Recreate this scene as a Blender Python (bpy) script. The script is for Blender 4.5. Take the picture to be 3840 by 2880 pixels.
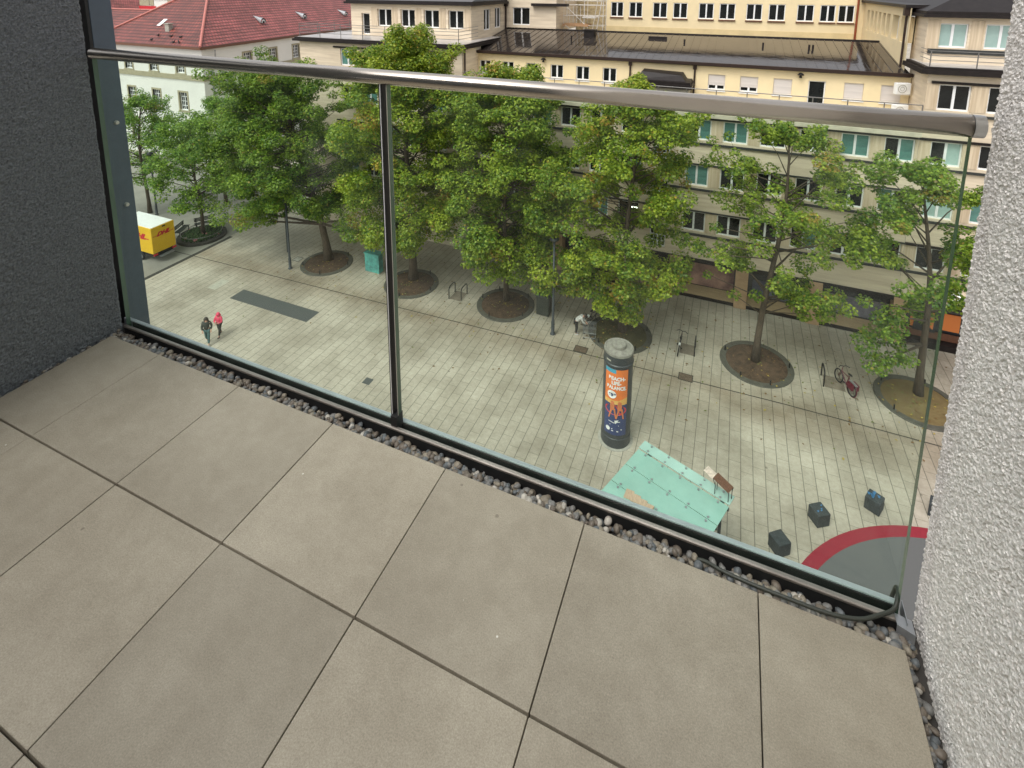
import bpy, bmesh, math, random
import numpy as np
from mathutils import Vector, Matrix
S = bpy.context.scene
for o in list(bpy.data.objects): bpy.data.objects.remove(o)
R = math.radians
# ------------------------------------------------------------------ camera, sky, sun, exposure
T = 20.648                      # level of the terrace above the street
CAM_Z = 22.0
yaw, pitch, roll = R(-22.816), R(9.848), R(0.219)
fwd = Vector((math.sin(yaw)*math.cos(pitch), math.cos(yaw)*math.cos(pitch), -math.sin(pitch)))
rt = Vector((math.cos(yaw), -math.sin(yaw), 0)); up = rt.cross(fwd)
r2 = math.cos(roll)*rt + math.sin(roll)*up; u2 = -math.sin(roll)*rt + math.cos(roll)*up
cd = bpy.data.cameras.new('camera'); cam = bpy.data.objects.new('camera', cd); S.collection.objects.link(cam)
cam.matrix_world = Matrix(((r2.x, u2.x, -fwd.x, 0), (r2.y, u2.y, -fwd.y, 0), (r2.z, u2.z, -fwd.z, CAM_Z), (0, 0, 0, 1)))
cd.sensor_width = 36; cd.lens = 18.882; cd.shift_x = 0.00095; cd.shift_y = -0.2981
cd.clip_start = 0.05; cd.clip_end = 2000
S.camera = cam
w = bpy.data.worlds.new('World'); S.world = w; w.use_nodes = True
nt = w.node_tree; bg = nt.nodes['Background']
SUN_EL, SUN_ROT = R(58), R(200)
sky = nt.nodes.new('ShaderNodeTexSky'); sky.sky_type = 'NISHITA'; sky.sun_disc = False
sky.sun_elevation = SUN_EL; sky.sun_rotation = SUN_ROT; sky.dust_density = 4; sky.air_density = 1.0
hs = nt.nodes.new('ShaderNodeHueSaturation'); hs.inputs['Saturation'].default_value = 0.16
nt.links.new(sky.outputs[0], hs.inputs['Color']); nt.links.new(hs.outputs[0], bg.inputs[0]); bg.inputs[1].default_value = 0.15
sl = bpy.data.lights.new('sun', 'SUN'); sl.energy = .5; sl.angle = R(18); sl.color = (1, .97, .9)
so = bpy.data.objects.new('sun', sl); S.collection.objects.link(so)
# sky sun_rotation is measured clockwise from +Y: direction to the sun
sd = Vector((math.sin(SUN_ROT)*math.cos(SUN_EL), math.cos(SUN_ROT)*math.cos(SUN_EL), math.sin(SUN_EL)))
so.rotation_euler = sd.to_track_quat('Z', 'Y').to_euler()
S.view_settings.view_transform = 'Standard'; S.view_settings.look = 'None'; S.view_settings.exposure = 0.74
S.render.engine = 'CYCLES'
try: S.cycles.transparent_max_bounces = 16; S.cycles.max_bounces = 6
except Exception: pass
random.seed(7); rng = np.random.default_rng(7)

# ------------------------------------------------------------------ materials
def lin(c): return tuple(((x/12.92) if x <= .04045 else ((x+.055)/1.055)**2.4) for x in c)
def newmat(name):
    m = bpy.data.materials.new(name); m.use_nodes = True
    return m, m.node_tree, m.node_tree.nodes['Principled BSDF']
def mat(name, c, rough=.7, metal=0, var=.15, scale=3.0, bump=0.0, bscale=40, stretch=(1, 1, 1), c2=None, spec=.5, detail=4, bdist=.01):
    m, t, b = newmat(name); N = t.nodes.new; L = t.links.new
    b.inputs['Roughness'].default_value = rough; b.inputs['Metallic'].default_value = metal
    b.inputs['Specular IOR Level'].default_value = spec
    tc = N('ShaderNodeTexCoord'); mp = N('ShaderNodeMapping'); mp.inputs['Scale'].default_value = stretch
    L(tc.outputs['Object'], mp.inputs[0])
    n = N('ShaderNodeTexNoise'); n.inputs['Scale'].default_value = scale; n.inputs['Detail'].default_value = detail; n.inputs['Roughness'].default_value = .6
    L(mp.outputs[0], n.inputs['Vector'])
    cr = N('ShaderNodeValToRGB'); cr.color_ramp.elements[0].position = .3; cr.color_ramp.elements[1].position = .7
    lo = c2 if c2 else tuple(x*(1-var) for x in c); hi = tuple(min(1, x*(1+var)) for x in c) if not c2 else c
    cr.color_ramp.elements[0].color = (*lo, 1); cr.color_ramp.elements[1].color = (*hi, 1)
    L(n.outputs[0], cr.inputs[0]); L(cr.outputs[0], b.inputs['Base Color'])
    if bump > 0:
        n2 = N('ShaderNodeTexNoise'); n2.inputs['Scale'].default_value = bscale; n2.inputs['Detail'].default_value = 3
        L(tc.outputs['Object'], n2.inputs['Vector'])
        bp = N('ShaderNodeBump'); bp.inputs['Strength'].default_value = bump; bp.inputs['Distance'].default_value = bdist
        L(n2.outputs[0], bp.inputs['Height']); L(bp.outputs[0], b.inputs['Normal'])
    return m
def emit(name, c, s):
    m, t, b = newmat(name); b.inputs['Base Color'].default_value = (*c, 1)
    b.inputs['Emission Color'].default_value = (*c, 1); b.inputs['Emission Strength'].default_value = s
    return m

def ground_mat():
    m, t, b = newmat('plaza_paving'); N = t.nodes.new; L = t.links.new
    tc = N('ShaderNodeTexCoord'); sep = N('ShaderNodeSeparateXYZ'); L(tc.outputs['Object'], sep.inputs[0])
    cmb = N('ShaderNodeCombineXYZ'); L(sep.outputs['Y'], cmb.inputs['X']); L(sep.outputs['X'], cmb.inputs['Y'])
    br = N('ShaderNodeTexBrick'); L(cmb.outputs[0], br.inputs['Vector'])
    br.inputs['Scale'].default_value = 1; br.inputs['Brick Width'].default_value = .95; br.inputs['Row Height'].default_value = .52
    br.inputs['Mortar Size'].default_value = .013; br.inputs['Mortar Smooth'].default_value = .3; br.inputs['Bias'].default_value = 0
    br.inputs['Color1'].default_value = (.485, .435, .365, 1); br.inputs['Color2'].default_value = (.435, .39, .325, 1); br.inputs['Mortar'].default_value = (.25, .23, .18, 1)
    br.offset = .5
    # cross joints are tighter than the long joints: soften by noise
    n1 = N('ShaderNodeTexNoise'); n1.inputs['Scale'].default_value = .22; n1.inputs['Detail'].default_value = 6; n1.inputs['Roughness'].default_value = .65
    L(tc.outputs['Object'], n1.inputs['Vector'])
    r1 = N('ShaderNodeValToRGB'); r1.color_ramp.elements[0].position = .33; r1.color_ramp.elements[0].color = (.62, .60, .56, 1)
    r1.color_ramp.elements[1].position = .62; r1.color_ramp.elements[1].color = (1.06, 1.06, 1.04, 1); L(n1.outputs[0], r1.inputs[0])
    mx = N('ShaderNodeMix'); mx.data_type = 'RGBA'; mx.blend_type = 'MULTIPLY'; mx.inputs[0].default_value = 1
    L(br.outputs['Color'], mx.inputs[6]); L(r1.outputs[0], mx.inputs[7])
    n2 = N('ShaderNodeTexNoise'); n2.inputs['Scale'].default_value = 5.5; n2.inputs['Detail'].default_value = 6; n2.inputs['Roughness'].default_value = .75
    L(tc.outputs['Object'], n2.inputs['Vector'])
    r2_ = N('ShaderNodeValToRGB'); r2_.color_ramp.elements[0].position = .3; r2_.color_ramp.elements[0].color = (.78, .76, .72, 1)
    r2_.color_ramp.elements[1].position = .66; r2_.color_ramp.elements[1].color = (1.08, 1.08, 1.08, 1); L(n2.outputs[0], r2_.inputs[0])
    m2 = N('ShaderNodeMix'); m2.data_type = 'RGBA'; m2.blend_type = 'MULTIPLY'; m2.inputs[0].default_value = .8
    dv = N('ShaderNodeMath'); dv.operation = 'DIVIDE'; dv.inputs[1].default_value = .52; L(sep.outputs['X'], dv.inputs[0])
    fc = N('ShaderNodeMath'); fc.operation = 'FRACT'; L(dv.outputs[0], fc.inputs[0])
    pp = N('ShaderNodeMath'); pp.operation = 'PINGPONG'; pp.inputs[1].default_value = .5; L(fc.outputs[0], pp.inputs[0])
    jl = N('ShaderNodeMapRange'); jl.inputs['From Min'].default_value = .018; jl.inputs['From Max'].default_value = .05; jl.inputs['To Min'].default_value = .62; jl.inputs['To Max'].default_value = 1; L(pp.outputs[0], jl.inputs[0])
    jc = N('ShaderNodeCombineXYZ')
    for i in range(3): L(jl.outputs[0], jc.inputs[i])
    mj = N('ShaderNodeMix'); mj.data_type = 'RGBA'; mj.blend_type = 'MULTIPLY'; mj.inputs[0].default_value = 1; L(mx.outputs[2], mj.inputs[6]); L(jc.outputs[0], mj.inputs[7])
    L(mj.outputs[2], m2.inputs[6]); L(r2_.outputs[0], m2.inputs[7])
    # dirt strip along the kerb line between the tree beds and the lane
    ds = N('ShaderNodeMath'); ds.operation = 'SUBTRACT'; L(sep.outputs['Y'], ds.inputs[0]); ds.inputs[1].default_value = 28.4
    ab = N('ShaderNodeMath'); ab.operation = 'ABSOLUTE'; L(ds.outputs[0], ab.inputs[0])
    mr = N('ShaderNodeMapRange'); mr.inputs['From Min'].default_value = 2.4; mr.inputs['From Max'].default_value = .2; L(ab.outputs[0], mr.inputs[0])
    n3 = N('ShaderNodeTexNoise'); n3.inputs['Scale'].default_value = .7; n3.inputs['Detail'].default_value = 5; L(tc.outputs['Object'], n3.inputs['Vector'])
    mm = N('ShaderNodeMath'); mm.operation = 'MULTIPLY'; L(mr.outputs[0], mm.inputs[0]); L(n3.outputs[0], mm.inputs[1])
    m3 = N('ShaderNodeMix'); m3.data_type = 'RGBA'; m3.blend_type = 'MULTIPLY'; L(mm.outputs[0], m3.inputs[0])
    L(m2.outputs[2], m3.inputs[6]); m3.inputs[7].default_value = (.42, .33, .24, 1)
    # scattered dark droppings
    vo = N('ShaderNodeTexVoronoi'); vo.inputs['Scale'].default_value = .8; L(tc.outputs['Object'], vo.inputs['Vector'])
    cr = N('ShaderNodeMath'); cr.operation = 'LESS_THAN'; cr.inputs[1].default_value = .055; L(vo.outputs['Distance'], cr.inputs[0])
    sc = N('ShaderNodeMath'); sc.operation = 'MULTIPLY'; sc.inputs[1].default_value = .55; L(cr.outputs[0], sc.inputs[0])
    m4 = N('ShaderNodeMix'); m4.data_type = 'RGBA'; L(sc.outputs[0], m4.inputs[0]); L(m3.outputs[2], m4.inputs[6]); m4.inputs[7].default_value = (.09, .075, .05, 1)
    L(m4.outputs[2], b.inputs['Base Color'])
    rr = N('ShaderNodeMapRange'); rr.inputs['To Min'].default_value = .38; rr.inputs['To Max'].default_value = .8; L(n1.outputs[0], rr.inputs[0]); L(rr.outputs[0], b.inputs['Roughness'])
    bp = N('ShaderNodeBump'); bp.inputs['Strength'].default_value = .4; bp.inputs['Distance'].default_value = .01; L(br.outputs['Fac'], bp.inputs['Height']); bp.invert = True
    L(bp.outputs[0], b.inputs['Normal'])
    return m
def terrace_mat():
    m, t, b = newmat('terrace_concrete'); N = t.nodes.new; L = t.links.new
    tc = N('ShaderNodeTexCoord'); C0 = tc.outputs['Object']
    def noise(sc, det, lo, hi, c0, c1, rough=.6):
        n = N('ShaderNodeTexNoise'); n.inputs['Scale'].default_value = sc; n.inputs['Detail'].default_value = det; n.inputs['Roughness'].default_value = rough; L(C0, n.inputs['Vector'])
        r = N('ShaderNodeValToRGB'); r.color_ramp.elements[0].position = lo; r.color_ramp.elements[1].position = hi; r.color_ramp.elements[0].color = (*c0, 1); r.color_ramp.elements[1].color = (*c1, 1); L(n.outputs[0], r.inputs[0]); return r.outputs[0], n.outputs[0]
    def mul(a, b_, f=1.0):
        x = N('ShaderNodeMix'); x.data_type = 'RGBA'; x.blend_type = 'MULTIPLY'; x.inputs[0].default_value = f; L(a, x.inputs[6]); L(b_, x.inputs[7]); return x.outputs[2]
    big, _ = noise(1.7, 7, .30, .70, (.325,.285,.225), (.400,.358,.288), .6)
    stain, _ = noise(4.3, 9, .36, .60, (.80,.785,.76), (1.03,1.03,1.03), .72)
    mid, _ = noise(22, 8, .32, .66, (.84,.83,.81), (1.08,1.08,1.07), .75)
    fine, fo = noise(330, 4, .3, .7, (.68,.67,.64), (1.22,1.22,1.20), .8)
    col = mul(mul(mul(big, stain, .75), mid, .5), fine, 1.0)
    g = N('ShaderNodeNewGeometry'); mr = N('ShaderNodeMapRange'); mr.inputs['To Min'].default_value = .86; mr.inputs['To Max'].default_value = 1.08; L(g.outputs['Random Per Island'], mr.inputs[0])
    cb = N('ShaderNodeCombineXYZ')
    for i in range(3): L(mr.outputs[0], cb.inputs[i])
    col = mul(col, cb.outputs[0])
    def spots(sc, th, c, amt, base):
        v = N('ShaderNodeTexVoronoi'); v.inputs['Scale'].default_value = sc; L(C0, v.inputs['Vector']); l = N('ShaderNodeMath'); l.operation = 'LESS_THAN'; l.inputs[1].default_value = th; L(v.outputs['Distance'], l.inputs[0])
        k = N('ShaderNodeSeparateColor'); L(v.outputs['Color'], k.inputs[0]); gq = N('ShaderNodeMath'); gq.operation = 'GREATER_THAN'; gq.inputs[1].default_value = .55; L(k.outputs[0], gq.inputs[0])
        p = N('ShaderNodeMath'); p.operation = 'MULTIPLY'; L(l.outputs[0], p.inputs[0]); L(gq.outputs[0], p.inputs[1]); q = N('ShaderNodeMath'); q.operation = 'MULTIPLY'; q.inputs[1].default_value = amt; L(p.outputs[0], q.inputs[0])
        x = N('ShaderNodeMix'); x.data_type = 'RGBA'; L(q.outputs[0], x.inputs[0]); L(base, x.inputs[6]); x.inputs[7].default_value = (*c, 1); return x.outputs[2]
    col = spots(9, .022, (.75,.73,.66), .8, col); col = spots(7, .035, (.14,.11,.08), .6, col); col = spots(45, .10, (.20,.17,.13), .35, col)
    L(col, b.inputs['Base Color']); b.inputs['Roughness'].default_value = .62
    bp = N('ShaderNodeBump'); bp.inputs['Strength'].default_value = .35; bp.inputs['Distance'].default_value = .0012; L(fo, bp.inputs['Height']); L(bp.outputs[0], b.inputs['Normal'])
    return m
def tile_roof_mat(name, c1, c2, axis):
    m, t, b = newmat(name); N = t.nodes.new; L = t.links.new
    tc = N('ShaderNodeTexCoord'); sep = N('ShaderNodeSeparateXYZ'); L(tc.outputs['Object'], sep.inputs[0])
    cmb = N('ShaderNodeCombineXYZ'); L(sep.outputs[axis], cmb.inputs['X']); L(sep.outputs['Z'], cmb.inputs['Y'])
    br = N('ShaderNodeTexBrick'); L(cmb.outputs[0], br.inputs['Vector']); br.inputs['Scale'].default_value = 1
    br.inputs['Brick Width'].default_value = .5; br.inputs['Row Height'].default_value = .34; br.inputs['Mortar Size'].default_value = .07; br.inputs['Mortar Smooth'].default_value = .6
    br.inputs['Color1'].default_value = (*c1, 1); br.inputs['Color2'].default_value = (*c2, 1); br.inputs['Mortar'].default_value = (c2[0]*.35, c2[1]*.35, c2[2]*.35, 1); br.offset = .5
    n = N('ShaderNodeTexNoise'); n.inputs['Scale'].default_value = .5; n.inputs['Detail'].default_value = 6; L(tc.outputs['Object'], n.inputs['Vector'])
    cr = N('ShaderNodeValToRGB'); cr.color_ramp.elements[0].position = .35; cr.color_ramp.elements[0].color = (.7, .7, .66, 1); cr.color_ramp.elements[1].position = .65; cr.color_ramp.elements[1].color = (1.1, 1.05, 1.05, 1)
    L(n.outputs[0], cr.inputs[0]); mx = N('ShaderNodeMix'); mx.data_type = 'RGBA'; mx.blend_type = 'MULTIPLY'; mx.inputs[0].default_value = 1
    L(br.outputs['Color'], mx.inputs[6]); L(cr.outputs[0], mx.inputs[7]); L(mx.outputs[2], b.inputs['Base Color'])
    bp = N('ShaderNodeBump'); bp.inputs['Strength'].default_value = .8; bp.inputs['Distance'].default_value = .06; bp.invert = True
    L(br.outputs['Fac'], bp.inputs['Height']); L(bp.outputs[0], b.inputs['Normal']); b.inputs['Roughness'].default_value = .5
    return m
def wet_roof_mat():
    m, t, b = newmat('wet_metal_roof'); N = t.nodes.new; L = t.links.new
    tc = N('ShaderNodeTexCoord'); n = N('ShaderNodeTexNoise'); n.inputs['Scale'].default_value = 1.6; n.inputs['Detail'].default_value = 4
    mp = N('ShaderNodeMapping'); mp.inputs['Scale'].default_value = (.6, 1.6, 1); L(tc.outputs['Object'], mp.inputs[0]); L(mp.outputs[0], n.inputs['Vector'])
    cr = N('ShaderNodeValToRGB'); cr.color_ramp.elements[0].color = (.05, .04, .034, 1); cr.color_ramp.elements[1].color = (.11, .09, .078, 1); L(n.outputs[0], cr.inputs[0])
    L(cr.outputs[0], b.inputs['Base Color'])
    rr = N('ShaderNodeMapRange'); rr.inputs['From Min'].default_value = .35; rr.inputs['From Max'].default_value = .7; rr.inputs['To Min'].default_value = .02; rr.inputs['To Max'].default_value = .11
    L(n.outputs[0], rr.inputs[0]); L(rr.outputs[0], b.inputs['Roughness']); b.inputs['Specular IOR Level'].default_value = .9; b.inputs['Metallic'].default_value = .6
    n2 = N('ShaderNodeTexNoise'); n2.inputs['Scale'].default_value = 2.4; L(tc.outputs['Object'], n2.inputs['Vector'])
    bp = N('ShaderNodeBump'); bp.inputs['Strength'].default_value = .10; bp.inputs['Distance'].default_value = .03; L(n2.outputs[0], bp.inputs['Height']); L(bp.outputs[0], b.inputs['Normal'])
    return m
def glass_mat(name, tint, fac=1.0):
    m = bpy.data.materials.new(name); m.use_nodes = True; t = m.node_tree; t.nodes.clear(); N = t.nodes.new; L = t.links.new
    out = N('ShaderNodeOutputMaterial'); tr = N('ShaderNodeBsdfTransparent'); tr.inputs[0].default_value = (*tint, 1)
    gl = N('ShaderNodeBsdfGlossy'); gl.inputs['Roughness'].default_value = .01; gl.inputs[0].default_value = (1, 1, 1, 1)
    lw = N('ShaderNodeLayerWeight'); pw = N('ShaderNodeMath'); pw.operation = 'POWER'; pw.inputs[1].default_value = 5; L(lw.outputs['Facing'], pw.inputs[0])
    lw.inputs[0].default_value = .5
    fr = N('ShaderNodeMath'); fr.operation = 'MULTIPLY_ADD'; fr.inputs[1].default_value = .9; fr.inputs[2].default_value = .02; L(pw.outputs[0], fr.inputs[0])
    # faint dust film on the pane, also a painted milky haze
    tc = N('ShaderNodeTexCoord'); n = N('ShaderNodeTexNoise'); n.inputs['Scale'].default_value = 5; n.inputs['Detail'].default_value = 9; n.inputs['Roughness'].default_value = .7; L(tc.outputs['Object'], n.inputs['Vector'])
    mr = N('ShaderNodeMapRange'); mr.inputs['From Min'].default_value = .42; mr.inputs['From Max'].default_value = .75; mr.inputs['To Min'].default_value = .0; mr.inputs['To Max'].default_value = .022; L(n.outputs[0], mr.inputs[0])
    df = N('ShaderNodeBsdfDiffuse'); df.inputs[0].default_value = (.7, .72, .7, 1)
    f2 = N('ShaderNodeMath'); f2.operation = 'MULTIPLY'; f2.inputs[1].default_value = fac; L(fr.outputs[0], f2.inputs[0])
    m1 = N('ShaderNodeMixShader'); L(f2.outputs[0], m1.inputs[0]); L(tr.outputs[0], m1.inputs[1]); L(gl.outputs[0], m1.inputs[2])
    m2 = N('ShaderNodeMixShader'); L(mr.outputs[0], m2.inputs[0]); L(m1.outputs[0], m2.inputs[1]); L(df.outputs[0], m2.inputs[2]); L(m2.outputs[0], out.inputs[0])
    return m
def leaf_mat():
    m = bpy.data.materials.new('maple_leaves'); m.use_nodes = True; t = m.node_tree; t.nodes.clear(); N = t.nodes.new; L = t.links.new
    out = N('ShaderNodeOutputMaterial'); at = N('ShaderNodeAttribute'); at.attribute_name = 'leafcol'
    b = N('ShaderNodeBsdfPrincipled'); b.inputs['Roughness'].default_value = .42; b.inputs['Specular IOR Level'].default_value = .35; L(at.outputs['Color'], b.inputs['Base Color'])
    tl = N('ShaderNodeBsdfTranslucent'); sc = N('ShaderNodeMix'); sc.data_type = 'RGBA'; sc.blend_type = 'MULTIPLY'; sc.inputs[0].default_value = 1; L(at.outputs['Color'], sc.inputs[6]); sc.inputs[7].default_value = (1.3, 1.5, .7, 1)
    L(sc.outputs[2], tl.inputs[0]); mx = N('ShaderNodeMixShader'); mx.inputs[0].default_value = .33
    L(b.outputs[0], mx.inputs[1]); L(tl.outputs[0], mx.inputs[2]); L(mx.outputs[0], out.inputs[0])
    return m

M = {}
M['ground'] = ground_mat()
M['road'] = mat('side_lane_paving', (.25, .235, .20), .6, var=.18, scale=.5, detail=8, bump=.3, bscale=8)
M['tile'] = terrace_mat()
M['dark_slab'] = mat('dark_slab', (.05, .045, .04), .9)
M['plaster_dark'] = mat('dark_rough_plaster', (.150, .158, .165), .95, var=.38, scale=150, detail=3, bump=1, bscale=190, bdist=.005)
M['plaster_light'] = mat('light_rough_plaster', (.93, .885, .84), .95, c2=(.66, .63, .59), scale=190, detail=4, bump=1, bscale=170, bdist=.006)
M['steel'] = mat('brushed_steel', (.64, .575, .50), .22, metal=1, var=.03, scale=30, stretch=(.02, 1, 1))
M['steel_cap'] = mat('steel_cap', (.55, .54, .52), .3, metal=1, var=.05)
M['profile'] = mat('glazing_profile', (.30, .27, .24), .38, metal=.7, var=.25, scale=14, stretch=(.3, 1, 1), bump=.3, bscale=90, bdist=.001)
M['ledge'] = mat('outer_ledge_sheet', (.46, .47, .50), .35, metal=.2, var=.12, scale=12)
M['column'] = mat('painted_steel_column', (.080, .105, .135), .45, var=.07, scale=20)
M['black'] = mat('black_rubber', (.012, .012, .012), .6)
M['glass'] = glass_mat('balustrade_glass', (.925, .985, .945))
M['glass_edge'] = mat('green_glass_edge', (.085, .135, .095), .2, var=.2, scale=2)
M['cable'] = mat('black_cable', (.03, .033, .025), .5)
M['trav_h'] = mat('travertine_horizontal', (.80, .68, .51), .75, scale=1.3, stretch=(.25, .25, 3.2), c2=(.56, .455, .33), detail=7)
M['trav_v'] = mat('travertine_vertical', (.70, .58, .42), .75, scale=2.4, stretch=(2.8, 2.8, .14), c2=(.46, .35, .225), detail=7)
M['stone_pier'] = mat('shop_pillar_stone', (.52, .34, .20), .7, scale=2.0, c2=(.38, .24, .14), detail=6)
M['shop_sill'] = mat('shop_sill_stone', (.34, .24, .13), .6, scale=3, c2=(.26, .18, .10), stretch=(.4, 3, 3))
M['yellow'] = mat('yellow_render', (.78, .64, .39), .85, var=.06, scale=.7, detail=6)
M['yellow_dirty'] = mat('yellow_render_weathered', (.66, .52, .28), .85, var=.12, scale=.9, detail=6)
M['raw_stone'] = mat('bare_masonry', (.40, .31, .17), .9, var=.4, scale=3.4, detail=5)
M['white_render'] = mat('white_render', (.72, .70, .65), .85, var=.05, scale=.4, detail=6)
M['surround'] = mat('olive_stone_surround', (.34, .30, .20), .8, var=.15)
M['red_front'] = tile_roof_mat('red_tiles_front', (.27, .068, .05), (.165, .045, .036), 'X')
M['red_side'] = tile_roof_mat('red_tiles_side', (.42, .125, .11), (.29, .085, .078), 'Y')
M['ridge'] = mat('ridge_tiles', (.46, .16, .13), .6, scale=6)
M['zinc'] = mat('zinc_sheet', (.35, .36, .37), .35, metal=.6)
M['gutter'] = mat('brown_gutter', (.030, .017, .013), .5, spec=.3)
M['white_frame'] = mat('white_window_frame', (.80, .80, .79), .4, var=.03)
M['pane'] = mat('dark_window_glass', (.010, .012, .012), .05, var=.5, scale=1.2, spec=.35)
M['pane_teal'] = mat('window_with_teal_blind', (.095, .225, .195), .22, var=.3, scale=.8, stretch=(1, 1, 3), spec=.6)
M['pane_pale'] = mat('window_with_pale_blind', (.34, .47, .43), .25, var=.12, scale=.8, spec=.6)
M['shutter'] = mat('roller_shutter', (.62, .57, .53), .5, var=.1, scale=9, stretch=(.05, .05, 1.6))
M['dark_metal'] = mat('dark_sheet_metal', (.016, .012, .011), .5, var=.3, spec=.25)
M['dark_ledge'] = mat('dark_sill_course', (.030, .032, .030), .6, var=.3, scale=4)
M['wet_roof'] = wet_roof_mat()
M['rail'] = mat('grey_railing', (.20, .19, .18), .5, metal=.5)
M['terrace_roof'] = mat('wet_flat_roof', (.42, .40, .38), .3, var=.25, scale=.8, detail=5)
M['bark'] = mat('tree_bark', (.085, .062, .042), .9, var=.35, scale=9, stretch=(1, 1, .3), bump=.5, bscale=20)
M['leaf'] = leaf_mat()
M['soil'] = mat('bed_soil', (.078, .047, .028), .95, var=.5, scale=3, detail=8, bump=.6, bscale=14, bdist=.03)
M['soil_green'] = mat('bed_soil_weedy', (.10, .085, .035), .95, scale=2, c2=(.05, .045, .018), detail=8, bump=.6, bscale=14, bdist=.03)
M['soil_straw'] = mat('bed_soil_straw', (.20, .15, .06), .95, scale=1.1, c2=(.13, .085, .035), detail=8, bump=.6, bscale=14, bdist=.03)
M['bed_ring'] = mat('bed_ring_stone', (.082, .078, .062), .7, var=.25, scale=4)
M['anthracite'] = mat('anthracite_paint', (.038, .044, .049), .4, var=.12, scale=2)
M['concrete'] = mat('weathered_concrete', (.36, .34, .29), .8, var=.25, scale=3, detail=7)
M['grate'] = mat('metal_grate', (.075, .08, .078), .55, var=.2, scale=30)
M['rust_lid'] = mat('rusty_lid', (.10, .068, .045), .7, var=.35, scale=6)
M['joint'] = mat('dark_joint', (.045, .04, .032), .9, var=.3)
M['patch'] = mat('brown_paving_patch', (.20, .165, .125), .8, var=.25, scale=3)
M['red_ring'] = mat('red_rubber_ring', (.25, .016, .03), .8, var=.1, scale=8)
M['play'] = mat('grey_rubber_field', (.115, .115, .113), .85, var=.1, scale=30)
M['block'] = mat('dark_concrete_block', (.040, .046, .048), .8, var=.3, scale=5)
M['spray'] = mat('blue_spray_paint', (.04, .16, .32), .6)
M['teal_glass'] = mat('turquoise_canopy_glass', (.33, .56, .48), .16, var=.10, scale=.9, detail=6, spec=.6)
M['teal_glass_pale'] = mat('pale_turquoise_canopy_glass', (.43, .64, .57), .12, var=.08, scale=1.5, spec=.6)
for k_ in ('teal_glass','teal_glass_pale'): M[k_].node_tree.nodes['Principled BSDF'].inputs['Alpha'].default_value = .76
M['cardboard'] = mat('cardboard', (.55, .40, .28), .8, scale=5, c2=(.36, .25, .17), stretch=(6, 1, 1))
M['brown'] = mat('brown_board', (.13, .055, .03), .5, var=.25, scale=10)
M['dhl_yellow'] = mat('van_yellow', (.70, .42, .01), .4, var=.08, scale=1.5)
M['dhl_red'] = mat('lettering_red', (.50, .01, .02), .5, var=0)
M['white'] = mat('white_paint', (.80, .80, .78), .5, var=.04)
M['tyre'] = mat('tyre_rubber', (.02, .02, .02), .8)
M['turq_box'] = mat('turquoise_cabinet_paint', (.10, .40, .34), .5, scale=2.6, c2=(.05, .16, .16), detail=2)
M['bin'] = mat('dark_bin', (.045, .05, .04), .6, scale=2, c2=(.02, .024, .018))
M['flower'] = mat('flower_heads', (.30, .12, .12), .8)
M['skin'] = mat('skin', (.48, .27, .19), .6, var=.04)
M['pink'] = mat('pink_jacket', (.72, .06, .13), .6, var=.15, scale=8)
M['blackcloth'] = mat('black_jacket', (.035, .04, .035), .75, var=.2, scale=12)
M['jeans'] = mat('blue_green_jeans', (.06, .12, .12), .8, var=.2, scale=12)
M['darktrousers'] = mat('dark_trousers', (.022, .023, .022), .8)
M['whitejacket'] = mat('white_patterned_jacket', (.72, .70, .66), .7, scale=14, c2=(.3, .29, .27))
M['hair'] = mat('dark_hair', (.028, .020, .014), .55)
M['shoe'] = mat('pale_shoes', (.45, .44, .42), .6)
M['bikeblack'] = mat('black_bike_paint', (.012, .012, .014), .3)
M['bikered'] = mat('dark_red_bike_paint', (.10, .004, .016), .3, var=.2, scale=10)
M['poster_orange'] = mat('poster_orange', (.78, .20, .045), .4, var=.06, scale=2)
M['poster_navy'] = mat('poster_navy', (.035, .055, .15), .4, var=.1, scale=3)
M['poster_blue'] = mat('poster_sky_blue', (.06, .34, .48), .4)
M['poster_sand'] = mat('poster_sand', (.72, .42, .12), .4)
M['poster_red'] = mat('poster_red', (.60, .05, .04), .4)
M['poster_skin'] = mat('poster_skin', (.62, .20, .08), .4)
M['sign_blue'] = mat('shop_blue', (.012, .02, .15), .4)
M['shopglass'] = mat('shop_glass', (.05, .055, .06), .07, scale=.7, c2=(.015, .015, .018), detail=5, spec=.8)
M['shop_poster'] = mat('shop_window_picture', (.45, .26, .20), .5, scale=1.0, c2=(.10, .04, .05), detail=5)
M['magenta'] = mat('magenta_sign', (.55, .01, .10), .5)
M['wood_plank'] = mat('scaffold_plank', (.42, .24, .12), .7, var=.2, scale=4)
M['galv'] = mat('galvanised_tube', (.62, .58, .52), .45, metal=.3)
M['sign_white'] = emit('lit_white_letters', (.95, .95, .95), .9)
M['orange_light'] = emit('orange_shop_light', (.50, .15, .035), .12)
M['tube_light'] = emit('office_tube_light', (1, .97, .85), 4)

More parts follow.
